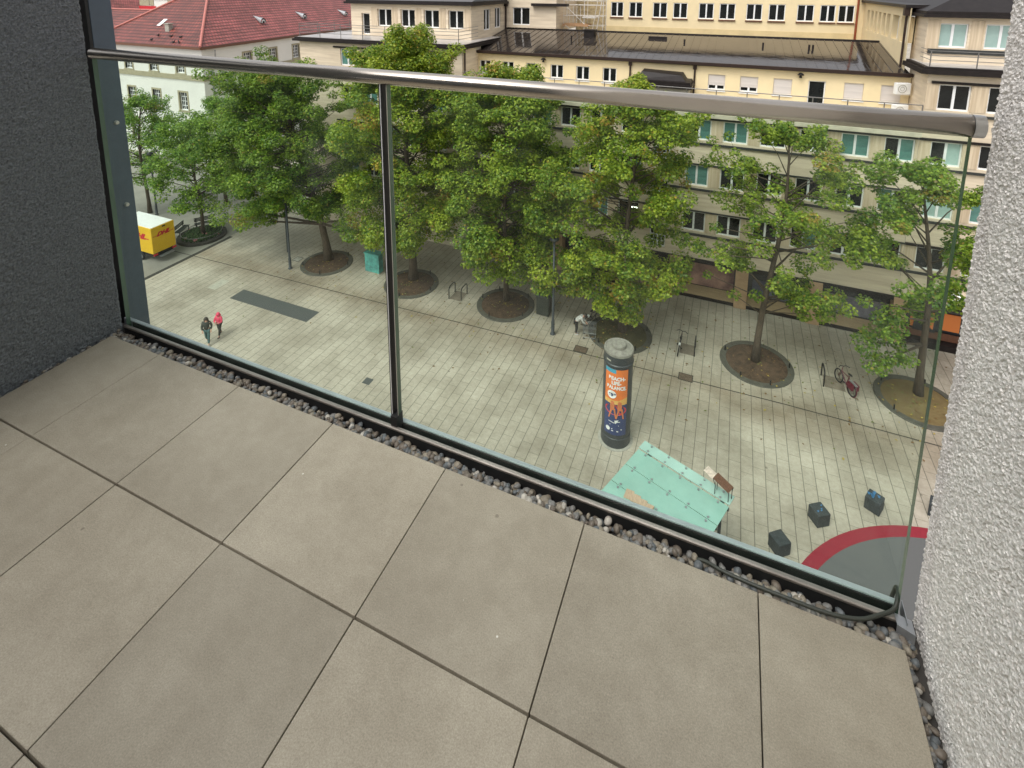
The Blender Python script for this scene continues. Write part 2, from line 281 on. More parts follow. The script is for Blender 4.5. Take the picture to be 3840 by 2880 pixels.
# ------------------------------------------------------------------ mesh helpers
class MB:
    def __init__(s): s.v = []; s.f = []; s.m = []
    def add(s, vs, fs, mi=0):
        o = len(s.v); s.v += [tuple(p) for p in vs]; s.f += [tuple(i+o for i in f) for f in fs]; s.m += [mi]*len(fs); return s
    def box(s, x0, x1, y0, y1, z0, z1, mi=0):
        return s.add([(x0,y0,z0),(x1,y0,z0),(x1,y1,z0),(x0,y1,z0),(x0,y0,z1),(x1,y0,z1),(x1,y1,z1),(x0,y1,z1)],
                     [(0,3,2,1),(4,5,6,7),(0,1,5,4),(1,2,6,5),(2,3,7,6),(3,0,4,7)], mi)
    def obox(s, c, a, b, h, z0, mi=0):
        # box on an oriented base: corner c, edge vectors a, b (2D), from z0 up h
        p = [(c[0],c[1]),(c[0]+a[0],c[1]+a[1]),(c[0]+a[0]+b[0],c[1]+a[1]+b[1]),(c[0]+b[0],c[1]+b[1])]
        if a[0]*b[1]-a[1]*b[0] < 0: p = [p[0],p[3],p[2],p[1]]
        return s.add([(x,y,z0) for x,y in p]+[(x,y,z0+h) for x,y in p], [(0,3,2,1),(4,5,6,7),(0,1,5,4),(1,2,6,5),(2,3,7,6),(3,0,4,7)], mi)
    def tube(s, p0, p1, r0, r1=None, n=8, mi=0, caps=True):
        r1 = r0 if r1 is None else r1; p0 = Vector(p0); p1 = Vector(p1); d = (p1-p0)
        if d.length < 1e-6: return s
        d.normalize(); a = d.orthogonal().normalized(); b = d.cross(a)
        vs = [p0+(a*math.cos(2*math.pi*i/n)+b*math.sin(2*math.pi*i/n))*r0 for i in range(n)]+[p1+(a*math.cos(2*math.pi*i/n)+b*math.sin(2*math.pi*i/n))*r1 for i in range(n)]
        fs = [(i,(i+1)%n,n+(i+1)%n,n+i) for i in range(n)]
        if caps: fs += [tuple(range(n))[::-1], tuple(range(n,2*n))]
        return s.add(vs, fs, mi)
    def path(s, pts, r, n=8, mi=0):
        P = [Vector(p) for p in pts]; K = len(P); o = len(s.v)
        rr = list(r) if isinstance(r, (list, tuple)) else [r]*K; a = None
        for i in range(K):
            d = (P[min(i+1,K-1)]-P[max(i-1,0)])
            d = d.normalized() if d.length > 1e-6 else Vector((0,0,1))
            if a is None: a = d.orthogonal().normalized()
            else:
                a = a-d*a.dot(d); a = a.normalized() if a.length > 1e-6 else d.orthogonal().normalized()
            b = d.cross(a)
            for j in range(n): s.v.append(tuple(P[i]+(a*math.cos(2*math.pi*j/n)+b*math.sin(2*math.pi*j/n))*rr[i]))
        for i in range(K-1):
            for j in range(n): s.f.append((o+i*n+j, o+i*n+(j+1)%n, o+(i+1)*n+(j+1)%n, o+(i+1)*n+j)); s.m.append(mi)
        s.f.append(tuple(o+j for j in range(n))[::-1]); s.f.append(tuple(o+(K-1)*n+j for j in range(n))); s.m += [mi, mi]
        return s
    def lathe(s, prof, c=(0,0,0), n=32, mi=0):
        o = len(s.v)
        for r_, z_ in prof:
            s.v += [(c[0]+r_*math.cos(2*math.pi*i/n), c[1]+r_*math.sin(2*math.pi*i/n), c[2]+z_) for i in range(n)]
        for k in range(len(prof)-1):
            for i in range(n):
                s.f.append((o+k*n+i, o+k*n+(i+1)%n, o+(k+1)*n+(i+1)%n, o+(k+1)*n+i)); s.m.append(mi)
        return s
    def prism(s, poly, z0, z1, mi=0):
        n = len(poly); a = sum(poly[i][0]*poly[(i+1)%n][1]-poly[(i+1)%n][0]*poly[i][1] for i in range(n))
        if a < 0: poly = poly[::-1]
        return s.add([(x,y,z0) for x,y in poly]+[(x,y,z1) for x,y in poly], [tuple(range(n))[::-1], tuple(range(n,2*n))]+[(i,(i+1)%n,n+(i+1)%n,n+i) for i in range(n)], mi)
    def torus(s, c, R_, r, ax='y', n=24, k=6, mi=0):
        o = len(s.v)
        for i in range(n):
            a = 2*math.pi*i/n
            for j in range(k):
                b = 2*math.pi*j/k; q = R_+r*math.cos(b); p = {'y': (q*math.cos(a), r*math.sin(b), q*math.sin(a)), 'z': (q*math.cos(a), q*math.sin(a), r*math.sin(b)), 'x': (r*math.sin(b), q*math.cos(a), q*math.sin(a))}[ax]
                s.v.append((c[0]+p[0], c[1]+p[1], c[2]+p[2]))
        for i in range(n):
            for j in range(k):
                s.f.append((o+i*k+j, o+((i+1)%n)*k+j, o+((i+1)%n)*k+(j+1)%k, o+i*k+(j+1)%k)); s.m.append(mi)
        return s
    def ball(s, c, rx, ry=None, rz=None, n=10, k=7, mi=0):
        ry = ry or rx; rz = rz or rx; o = len(s.v)
        s.v.append((c[0], c[1], c[2]+rz))
        for j in range(1, k):
            b = math.pi*j/k
            for i in range(n):
                a = 2*math.pi*i/n; s.v.append((c[0]+rx*math.sin(b)*math.cos(a), c[1]+ry*math.sin(b)*math.sin(a), c[2]+rz*math.cos(b)))
        s.v.append((c[0], c[1], c[2]-rz)); e = len(s.v)-1
        for i in range(n): s.f.append((o, o+1+i, o+1+(i+1)%n)); s.m.append(mi)
        for j in range(k-2):
            for i in range(n): s.f.append((o+1+j*n+i, o+1+(j+1)*n+i, o+1+(j+1)*n+(i+1)%n, o+1+j*n+(i+1)%n)); s.m.append(mi)
        for i in range(n): s.f.append((e, o+1+(k-2)*n+(i+1)%n, o+1+(k-2)*n+i)); s.m.append(mi)
        return s
    def map(s, fn): s.v = [tuple(fn(*p)) for p in s.v]; return s
    def build(s, name, mats, parent=None, origin=None, smooth=False, bevel=0, segs=2):
        if not isinstance(mats, (list, tuple)): mats = [mats]
        vs = np.array(s.v, dtype=float)
        wl = Vector((0,0,0)); pp = parent
        while pp is not None: wl = wl+pp.location; pp = pp.parent
        if origin is None: origin = tuple(wl)
        if origin == 'c': mn = vs.min(0); mx = vs.max(0); origin = ((mn[0]+mx[0])/2, (mn[1]+mx[1])/2, mn[2])
        vs = vs-np.array(origin)
        me = bpy.data.meshes.new(name); me.from_pydata([tuple(v) for v in vs], [], s.f); me.update()
        for m_ in mats: me.materials.append(m_)
        for p, mi in zip(me.polygons, s.m): p.material_index = mi; p.use_smooth = smooth
        o = bpy.data.objects.new(name, me); S.collection.objects.link(o)
        if parent is not None:
            o.parent = parent; o.location = Vector(origin)-wl
        else: o.location = origin
        if bevel > 0:
            b = o.modifiers.new('bevel', 'BEVEL'); b.width = bevel; b.segments = segs; b.limit_method = 'ANGLE'; b.angle_limit = R(40)
        return o
def empty(name, loc=(0,0,0), rz=0):
    o = bpy.data.objects.new(name, None); S.collection.objects.link(o); o.location = loc; o.rotation_euler = (0, 0, rz); o.empty_display_size = .2; return o
def tag(o, label, cat, group=None):
    o['label'] = label; o['category'] = cat
    if group: o['group'] = group
    return o
def struct(o): o['kind'] = 'structure'; return o
def dup(root, loc=None, rz=None, label=None):
    r = root.copy(); S.collection.objects.link(r)
    if loc is not None: r.location = loc
    if rz is not None: r.rotation_euler = (0, 0, rz)
    if label: r['label'] = label
    for ch in list(root.children):
        c = ch.copy(); S.collection.objects.link(c); c.parent = r
        for g in list(ch.children):
            d = g.copy(); S.collection.objects.link(d); d.parent = c
    return r
def text_mesh(txt, size, thick=.0, shear=0, bold=0, align='LEFT', spacing=1.0):
    cu = bpy.data.curves.new('t', 'FONT'); cu.body = txt; cu.size = size; cu.extrude = thick; cu.shear = shear; cu.offset = bold; cu.align_x = align; cu.space_character = spacing
    ob = bpy.data.objects.new('t', cu); S.collection.objects.link(ob)
    dg = bpy.context.evaluated_depsgraph_get(); me = bpy.data.meshes.new_from_object(ob.evaluated_get(dg))
    v = [tuple(p.co) for p in me.vertices]; f = [tuple(p.vertices) for p in me.polygons]
    bpy.data.objects.remove(ob); bpy.data.meshes.remove(me); bpy.data.curves.remove(cu)
    mb = MB(); mb.add(v, f); return mb

# ------------------------------------------------------------------ ground and street surfaces
struct(MB().add([(-400,-200,0),(300,-200,0),(300,500,0),(-400,500,0)], [(0,1,2,3)]).build('ground', M['ground']))
def sheet(name, poly, z, m): return struct(MB().add([(x,y,z) for x,y in poly], [tuple(range(len(poly)))]).build(name, m))
sheet('side_lane', [(-90,-20),(-40.2,-20),(-40.2,44),(-90,44)], .004, M['road'])
MBg = MB(); MBg.box(-40.2,-39.85,18,31.4,-.02,.012); struct(MBg.build('drainage_channel', M['joint']))
MBg = MB()
for a, b in (((-42.2,27.57),(3.6,29.0)), ((3.6,29.0),(24,29.0))):
    d = Vector((b[0]-a[0], b[1]-a[1])).normalized(); n = (-d.y*.07, d.x*.07)
    MBg.add([(a[0],a[1],.006),(b[0],b[1],.006),(b[0]+n[0],b[1]+n[1],.006),(a[0]+n[0],a[1]+n[1],.006)], [(0,1,2,3)])
struct(MBg.build('kerb_line', M['joint']))
sheet('paving_patch', [(-17.6,30.6),(-16.7,30.6),(-16.7,31.7),(-17.6,31.7)], .005, M['patch'])
sheet('paving_patch', [(-1.9,31.1),(-1.05,31.1),(-1.05,32.1),(-1.9,32.1)], .005, M['patch'])
sheet('paving_patch', [(5.9,31.35),(6.9,31.35),(6.9,32.4),(5.9,32.4)], .005, M['patch'])
sheet('pale_paving_patch', [(-34.63,24.8),(-33.88,24.85),(-33.92,26.13),(-34.64,26.05)], .005, mat('pale_slabs', (.40,.38,.31), .7, scale=4))
# grates and lids set in the paving
def lid(name, x0, x1, y0, y1, m, label, cat, grp):
    e = tag(empty(name, ((x0+x1)/2, (y0+y1)/2, 0)), label, cat, grp)
    MB().box(x0,x1,y0,y1,-.03,.008).build('frame', M['joint'], e)
    MB().box(x0+.05,x1-.05,y0+.05,y1-.05,-.02,.014).build('cover', m, e); return e
b_ = MB().box(-31.97,-24.93,24.5,25.7,-.03,.010)
for k in range(1, 4): b_.box(-31.97+7.04*k/4-.01,-31.97+7.04*k/4+.01,24.5,25.7,.010,.013)
tag(b_.build('ventilation_grate', M['grate'], origin='c'), 'long dark grey rectangular grate set in the pale paving near the two walkers', 'grate')
lid('manhole_cover',-7.9,-7.08,28.72,29.32,M['rust_lid'],'rusty rectangular cover behind the advertising column','manhole cover','rectangular covers in the paving')
lid('manhole_cover',-1.74,-.94,28.74,29.36,M['rust_lid'],'rusty rectangular cover in front of the black bicycle','manhole cover','rectangular covers in the paving')
lid('manhole_cover',-32.0,-31.32,30.33,30.98,M['concrete'],'square cover beside the lamp post left of the leaning tree','manhole cover','rectangular covers in the paving')
tag(MB().box(-18.05,-17.58,21.46,21.92,-.03,.01).build('drain_grate', M['grate'], origin='c'), 'small square dark grate alone on open paving behind the glass joint', 'grate')
# round play surface
def disc(r0, r1, z, n=96, c=(10.35,16.39)):
    mb = MB()
    for i in range(n):
        a, b = 2*math.pi*i/n, 2*math.pi*(i+1)/n
        mb.add([(c[0]+r*math.cos(t), c[1]+r*math.sin(t), z) for r, t in ((r0,a),(r1,a),(r1,b),(r0,b))], [(0,1,2,3)])
    return mb
struct(disc(7.22, 7.7, .006).build('play_area_red_ring', M['red_ring']))
struct(disc(0.01, 7.22, .005).build('play_area_surface', M['play']))

# ------------------------------------------------------------------ facade helper
def facade(e, P0, d, W, z0, z1, opens, m, depth=.18, name='wall'):
    d = Vector(d).normalized(); inn = Vector((-d.y, d.x)); P0 = Vector(P0)
    us = sorted(set([0, W]+[round(o[0],3) for o in opens]+[round(o[1],3) for o in opens]))
    zs = sorted(set([z0, z1]+[round(o[2],3) for o in opens]+[round(o[3],3) for o in opens]))
    us = [u for u in us if 0 <= u <= W]; zs = [z for z in zs if z0 <= z <= z1]
    P = lambda u, z, k=0: (P0.x+d.x*u+inn.x*k, P0.y+d.y*u+inn.y*k, z)
    mb = MB()
    for i in range(len(us)-1):
        for j in range(len(zs)-1):
            uc, zc = (us[i]+us[i+1])/2, (zs[j]+zs[j+1])/2
            if any(o[0] < uc < o[1] and o[2] < zc < o[3] for o in opens): continue
            mb.add([P(us[i],zs[j]),P(us[i+1],zs[j]),P(us[i+1],zs[j+1]),P(us[i],zs[j+1])], [(0,1,2,3)])
    for o in opens:
        a, b, c, f = o[:4]
        mb.add([P(a,c),P(b,c),P(b,f),P(a,f),P(a,c,depth),P(b,c,depth),P(b,f,depth),P(a,f,depth)], [(0,4,5,1),(1,5,6,2),(2,6,7,3),(3,7,4,0)])
    return mb.build(name, m, e)
_wc = {}
def window(e, P0, d, u0, u1, z0, z1, kind='dark', setback=.12, style='double', name='window'):
    d = Vector(d).normalized(); w_, h_ = round(u1-u0, 2), round(z1-z0, 2); key = (w_, h_, kind, style)
    if key not in _wc:
        f = MB(); t = .075
        f.box(0,w_,0,.07,0,t+.02); f.box(0,w_,0,.07,h_-t,h_); f.box(0,t,0,.07,t+.02,h_-t); f.box(w_-t,w_,0,.07,t+.02,h_-t)
        if style == 'double': f.box(w_/2-.065,w_/2+.065,-.01,.06,t+.02,h_-t)
        if style == 'muntin':
            f.box(w_/2-.05,w_/2+.05,-.01,.06,t+.02,h_-t)
            for k in range(1, 4): f.box(t,w_-t,.005,.055,h_*k/4-.03,h_*k/4+.03)
            for q in (.25, .75): f.box(w_*q-.02,w_*q+.02,.008,.052,t+.02,h_-t)
        fo = f.build('tmp', M['white_frame']); pn = MB(); a = 0 if kind in ('dark','teal','pale','dark_teal','teal_dark','pale_dark','dark_pale') else 0
        left, right = {'dark':(0,0),'teal':(1,1),'pale':(2,2),'dark_teal':(0,1),'teal_dark':(1,0),'dark_pale':(0,2),'shutter':(3,3),'half':(0,0),'lit':(0,0)}[kind]
        pn.box(t,w_/2,.05,.06,t,h_-t,left); pn.box(w_/2,w_-t,.05,.06,t,h_-t,right)
        if kind == 'shutter': pn.box(.02,w_-.02,-.03,.02,.06,h_-.02,3)
        if kind == 'half': pn.box(.02,w_-.02,-.03,.02,h_*.30,h_-.02,3)
        if kind == 'lit': pn.box(w_*.55,w_*.9,.03,.045,h_*.66,h_*.72,4)
        po = pn.build('tmp', [M['pane'],M['pane_teal'],M['pane_pale'],M['shutter'],M['tube_light']])
        _wc[key] = (fo.data, po.data); bpy.data.objects.remove(fo); bpy.data.objects.remove(po)
    inn = Vector((-d.y, d.x)); P = Vector(P0)+d*u0+inn*setback
    o = bpy.data.objects.new(name, _wc[key][0]); S.collection.objects.link(o); o.parent = e; o.location = Vector((P.x, P.y, z0))-e.location; o.rotation_euler = (0,0,math.atan2(d.y,d.x))
    p = bpy.data.objects.new('pane', _wc[key][1]); S.collection.objects.link(p); p.parent = o
    return o
def band(e, name, P0, d, u0, u1, z0, z1, out, m, back=.0):
    d = Vector(d).normalized(); n = Vector((d.y, -d.x)); a = Vector(P0)+d*u0+n*out
    return MB().obox((a.x,a.y), (d*(u1-u0))[:], (-n*(out+back))[:], z1-z0, z0).build(name, m, e)

# ------------------------------------------------------------------ travertine office building (middle)
FX0, FX1, FY = -20.02, 10.33, 37.6
B0 = tag(empty('office_building', (-5, FY, 0)), 'long travertine office building with yellow set-back attic under a wet dark roof', 'building')
kinds = {3:{0:'teal',1:'dark',2:'dark',3:'teal',4:'dark_teal',-1:'dark_teal'}, 2:{0:'dark',2:'dark',3:'dark',4:'teal_dark',-1:'teal'}, 1:{0:'dark',-1:'dark',4:'dark'}}
opens = []; wins = []
for row, (za, zb) in {1:(5.05,6.48), 2:(8.38,9.86), 3:(11.66,13.1)}.items():
    for k in range(-8, 5):
        u = -.40+2.27*k-.0
        if k == -2: continue
        if u < FX0+.3 or u+1.52 > FX1: continue
        opens.append((u-FX0, u+1.52-FX0, za, zb)); kd = kinds.get(row, {}).get(k)
        if kd is None: kd = ['dark','dark','dark','teal','dark','dark_teal'][(k*5+row*7) % 6]
        if row == 1 and k == -6: kd = 'lit'
        if row == 1 and k == -3: kd = 'lit'
        wins.append((u-FX0, u+1.52-FX0, za, zb, kd, 'double'))
for za in (3.4, 6.7, 10.0):
    opens.append((-4.85-FX0, -3.75-FX0, za, za+1.75)); wins.append((-4.85-FX0, -3.75-FX0, za, za+1.75, 'dark', 'muntin'))
facade(B0, (FX0,FY), (1,0), FX1-FX0, 3.0, 13.35, opens, M['trav_h'])
for wn in wins: window(B0, (FX0,FY), (1,0), wn[0], wn[1], wn[2], wn[3], wn[4], style=wn[5])
# vertical-grain piers between the windows
for row, (za, zb) in {1:(5.05,6.48), 2:(8.38,9.86), 3:(11.66,13.1)}.items():
    for k in range(-8, 5):
        u = -.40+2.27*k
        a, b = (u+1.56,-4.89) if k == -3 else (-3.70,-2.71) if k == -2 else (max(FX0,u+1.56), min(FX1,u+2.23))
        MB().box(a, b, FY-.03, FY+.002, za, zb).build('window_pier', M['trav_v'], B0)
    mb = MB(); mb.box(FX0,FX1,FY-.12,FY+.001,za-.30,za-.16); mb.build('sill_course', M['dark_ledge'], B0)
    mb = MB(); mb.box(FX0,FX1,FY-.09,FY+.001,zb+.04,zb+.13); mb.build('lintel_course', M['dark_ledge'], B0)
MB().box(FX0,FX1,FY-.42,FY+3.2,13.35,13.6).build('cornice', mat('cornice_stone',(.52,.47,.36),.8,scale=2), B0)
# shop floor
MB().box(FX0,FX1+12,FY+.75,FY+.8,.5,3.0).build('shop_window', M['shopglass'], B0)
MB().box(FX0,FX1,FY-.10,FY+.9,2.78,3.05).build('shop_lintel', M['dark_metal'], B0)
mb = MB().box(FX0,FX1,FY-.02,FY+.75,0,.28,0)
mb.add([(FX0,FY-.06,.28),(FX1,FY-.06,.28),(FX1,FY+.75,.62),(FX0,FY+.75,.62),(FX0,FY+.75,.2),(FX1,FY+.75,.2)], [(0,1,2,3),(0,3,4),(1,5,2)], 1)
mb.build('shop_plinth', [M['dark_metal'], M['shop_sill']], B0)
for k in range(-4, 4):
    x = -2.95+4.42*k
    if FX0 < x < FX1-.3: MB().box(x-.4,x+.4,FY-.16,FY+.7,0,3.0).build('shop_pillar', M['stone_pier'], B0, bevel=.02)
MB().box(-2.3,1.0,FY+.70,FY+.74,.7,2.35).build('window_picture', M['shop_poster'], B0)
for x0 in (-2.2, 2.3, 6.8, -6.7): MB().box(x0,x0+2.9,FY+.60,FY+.66,2.42,2.62).build('blue_sign_strip', M['sign_blue'], B0)
MB().box(2.2,5.3,FY+.70,FY+.74,.75,1.9).build('window_picture', mat('dark_picture',(.16,.17,.22),.4,scale=1.2,c2=(.05,.05,.08)), B0)
MB().box(6.6,9.9,FY+.70,FY+.74,.75,2.0).build('window_picture', mat('grey_picture',(.22,.20,.24),.4,scale=1.4,c2=(.06,.06,.08)), B0)
# attic storey, yellow, y = 40.5
AX0, AX1, AY = -20.7, 10.3, 40.5
aw = [(-19.94,-18.92,'dark'),(-17.87,-16.8,'dark'),(-13.62,-12.54,'half2'),(-11.49,-10.41,'dark'),(-9.37,-8.29,'half2'),
      (-1.69,-.55,'half'),(.43,1.58,'half'),(2.54,3.68,'shutter'),(6.73,7.83,'shutter'),(8.78,9.88,'shutter')]
opens = [(a-AX0,b-AX0,14.68,15.8) for a,b,_ in aw]+[(-15.72-AX0,-14.68-AX0,13.72,15.8),(4.66-AX0,5.68-AX0,13.72,15.8)]
facade(B0, (AX0,AY), (1,0), AX1-AX0, 13.6, 16.55, opens, M['yellow'], name='attic_wall')
for a,b,k in aw: window(B0, (AX0,AY), (1,0), a-AX0, b-AX0, 14.68, 15.8, 'dark' if k == 'half2' else k, name='attic_window')
for a,b in ((-15.72,-14.68),(4.66,5.68)): window(B0, (AX0,AY), (1,0), a-AX0, b-AX0, 13.72, 15.8, 'dark', style='single', name='terrace_door')
for a,b,k in aw: MB().box(a-.06,b+.06,AY-.08,AY+.01,14.58,14.67).build('attic_sill', M['white_frame'], B0)
# wet standing-seam roof
mb = MB(); y0, z0_, y1, z1_ = 40.25, 16.62, 48.35, 17.9
mb.add([(-20.9,y0,z0_),(10.2,y0,z0_),(10.0,y1,z1_),(-20.9,y1,z1_),(-20.9,y0,z0_-.22),(10.2,y0,z0_-.22),(10.0,y1,z1_-.3),(-20.9,y1,z1_-.3)], [(0,1,2,3),(4,5,1,0),(1,5,6,2),(0,3,7,4),(4,7,6,5)])
for k in range(0, 52):
    x = -20.7+.6*k
    mb.add([(x-.015,y0+.02,z0_),(x+.015,y0+.02,z0_),(x+.015,y1,z1_),(x-.015,y1,z1_),(x-.015,y0+.02,z0_+.035),(x+.015,y0+.02,z0_+.035),(x+.015,y1,z1_+.035),(x-.015,y1,z1_+.035)], [(4,5,6,7),(0,1,5,4),(1,2,6,5),(3,0,4,7)])
mb.build('roof', M['wet_roof'], B0)
mb = MB(); mb.box(-20.95,10.3,y0-.14,y0+.02,16.45,16.66); mb.build('gutter', M['gutter'], B0)
MB().box(-20.9,10.0,48.3,48.55,17.75,17.98).build('ridge_flashing', M['dark_metal'], B0)
for x in (-20.3, -7.25, -2.62): MB().box(x-.12,x+.12,AY-.2,AY-.01,16.1,16.5).tube((x,AY-.1,16.15),(x,AY-.1,13.6),.065,n=8).build('downpipe', M['gutter'], B0)
MB().box(-12.4,-11.5,45.9,46.6,17.4,18.15).box(-12.5,-11.4,45.8,46.7,18.15,18.22).build('roof_ventilator', M['dark_metal'], B0)
for x, y in ((-13.2,44.8),(-3.9,45.6),(1.9,45.4),(5.0,45.2),(5.25,45.2)): MB().tube((x,y,16.9),(x,y,17.75),.07).build('roof_pipe', M['dark_metal'], B0)
mb = MB()
for x0, x1 in ((-6.9,-5.4),): mb.box(x0,x1,46.4,46.7,17.5,17.8)
mb.build('roof_vent', M['dark_metal'], B0)
# dark ornamented head of the stair bay
mb = MB().box(-6.85,-2.85,38.6,40.45,13.6,14.95,1); mb.box(-7.1,-2.62,38.3,40.48,14.95,15.22,0); mb.box(-6.95,-2.75,38.45,40.47,15.22,15.4,0)
mb.add([(-6.5,38.9,15.4),(-3.1,38.9,15.4),(-3.1,40.4,15.4),(-6.5,40.4,15.4),(-6.2,39.3,15.9),(-3.4,39.3,15.75),(-3.4,40.4,15.85),(-6.2,40.4,15.95)], [(0,1,5,4),(1,2,6,5),(2,3,7,6),(3,0,4,7),(4,5,6,7)], 0)
mb.build('stair_head', [M['dark_metal'], M['concrete']], B0)
# railing on the cornice
mb = MB(); ry = FY-.05
for z in (14.35, 14.78, 15.2): mb.tube((-19.9,ry,z),(10.28,ry,z),.026 if z < 15 else .034, n=6)
for k in range(0, 17): mb.tube((-19.8+1.88*k,ry,13.6),(-19.8+1.88*k,ry,15.2),.032,n=6)
mb.build('terrace_railing', M['rail'], B0)
for x in (-12.0, 0.0): pass
def wall_lamp(x, z):
    MB().lathe([(.01,.16),(.1,.13),(.2,.03),(.2,0),(.05,-.02),(.09,-.1),(.09,-.18),(.01,-.2)], (x,AY-.2,z), n=12).tube((x,AY-.2,z+.1),(x,AY,z+.12),.02).build('wall_lamp', M['dark_metal'], B0)
wall_lamp(-14.16, 16.15); wall_lamp(4.13, 16.15)

# ------------------------------------------------------------------ right tower block
B1 = tag(empty('tower_block', (14, FY, 0)), 'travertine corner block right of the yellow attic with a railed top balcony', 'building')
RX0, RX1 = 10.35, 26.0
opens = []; wins = []
for row, (za, zb) in {1:(5.05,6.48), 2:(8.38,9.86), 3:(11.66,13.1), 4:(14.98,16.5)}.items():
    for k in range(0, 6):
        u = 10.95+2.29*k
        opens.append((u-RX0,u+1.5-RX0,za,zb)); wins.append((u-RX0,u+1.5-RX0,za,zb,{3:'dark_pale',2:'pale',1:'dark',4:'dark'}[row] if k == 0 else ['dark','teal'][(k+row) % 2] if row != 4 else 'dark'))
facade(B1, (RX0,FY), (1,0), RX1-RX0, 3.0, 17.1, opens, M['trav_h'])
for wn in wins: window(B1, (RX0,FY), (1,0), *wn[:4], wn[4])
for row, (za, zb) in {1:(5.05,6.48), 2:(8.38,9.86), 3:(11.66,13.1), 4:(14.98,16.5)}.items():
    MB().box(RX0,10.91,FY-.03,FY+.002,za,zb).build('window_pier', M['trav_v'], B1)
    for k in range(0, 6): MB().box(10.95+2.29*k+1.54,10.95+2.29*k+2.25,FY-.03,FY+.002,za,zb).build('window_pier', M['trav_v'], B1)
    MB().box(RX0+(.2 if row > 3 else 0),RX1,FY-.12,FY+.001,za-.30,za-.16).build('sill_course', M['dark_ledge'], B1)
    MB().box(RX0+(.2 if row > 3 else 0),RX1,FY-.12,FY+.001,zb+.04,zb+.18).build('lintel_course', M['dark_metal'], B1)
MB().add([(RX0,FY,13.5),(RX0,41.2,13.5),(RX0,41.2,17.1),(RX0,FY,17.1)], [(0,3,2,1)]).build('side_wall', M['trav_h'], B1)
mb = MB().box(RX0-.45,RX1,FY-.45,FY+3.6,17.1,17.38,0); mb.box(RX0-.3,RX1,FY-.3,FY+3.5,17.38,17.5,0); mb.build('cornice', M['dark_metal'], B1)
MB().box(RX0-.1,RX1,FY-.1,FY+3.4,17.5,17.53).build('balcony_floor', M['terrace_roof'], B1)
UY = 39.3
us = [(11.0,12.45),(13.25,14.7),(15.5,16.95),(17.75,19.2)]
facade(B1, (RX0+.1,UY), (1,0), 15.5, 17.5, 20.25, [(a-RX0-.1,b-RX0-.1,18.46,19.9) for a,b in us], M['trav_h'], name='upper_wall')
for a,b in us: window(B1, (RX0+.1,UY), (1,0), a-RX0-.1, b-RX0-.1, 18.46, 19.9, 'pale')
for a in (10.47,12.55,14.8,17.05): MB().box(a,a+.62,UY-.025,UY+.002,18.2,20.1).build('window_pier', M['trav_v'], B1)
MB().box(10.6,26,UY-.1,UY,18.1,18.38).build('sill_course', M['dark_ledge'], B1)
facade(B1, (RX0+.1,42.0), (0,-1), 2.7, 17.4, 20.25, [], M['trav_h'], name='upper_side_wall')
mb = MB().box(RX0-.25,26,UY-.45,UY+12,20.25,20.42); mb.box(RX0-.1,26,UY-.3,UY+12,20.42,20.6); mb.build('upper_cornice', M['dark_metal'], B1)
MB().add([(RX0-.1,UY-.3,20.6),(27,UY-.3,20.6),(27,46,23.2),(16.5,46,23.2),(RX0-.1,58,20.6),(16.5,52,23.2)], [(0,1,2,3),(0,3,5,4)]).build('roof', M['dark_metal'], B1)
mb = MB(); ry = FY-.2
for z in (17.9,18.15,18.42): mb.tube((10.3,ry,z),(26,ry,z),.02,n=6).tube((10.3,ry,z),(10.3,UY,z),.02,n=6)
for k in range(8): mb.tube((10.3+2.15*k,ry,17.5),(10.3+2.15*k,ry,18.42),.03,n=6)
mb.build('balcony_railing', M['rail'], B1)
MB().box(RX0+.05,RX1,FY+.6,FY+.64,.4,3.0).build('shop_window', M['shopglass'], B1)
MB().box(RX0,RX1,FY-.10,FY+.6,2.8,3.06).build('shop_lintel', M['dark_metal'], B1)
MB().box(RX0,RX1,FY-.05,FY+.65,0,.4).build('shop_plinth', M['dark_metal'], B1)
for x in (10.5,14.9,19.3): MB().box(x-.35,x+.35,FY-.16,FY+.55,0,3.0).build('shop_pillar', M['stone_pier'], B1, bevel=.02)
MB().box(11.3,12.5,FY+.5,FY+.55,1.0,2.1).box(12.9,13.8,FY+.5,FY+.55,1.1,2.2).build('lit_display', M['orange_light'], B1)
MB().box(11.0,14.4,FY+.4,FY+.48,.45,.9).build('display_shelf', M['brown'], B1)
MB().add([(11.4,FY+.3,.9),(12.6,FY+.3,.9),(11.5,FY+.35,1.9)], [(0,1,2)]).add([(11.4,FY+.36,.9),(12.6,FY+.36,.9),(11.5,FY+.40,1.9)], [(0,2,1)]).build('display_board', M['black'], B1)
t_ = text_mesh('HLO', 1.05, .04, bold=.02); t_.map(lambda x,y,z: (12.45+x*.95, FY-.12-z, 3.5+y*.9)).build('shop_letters', M['sign_white'], B1)

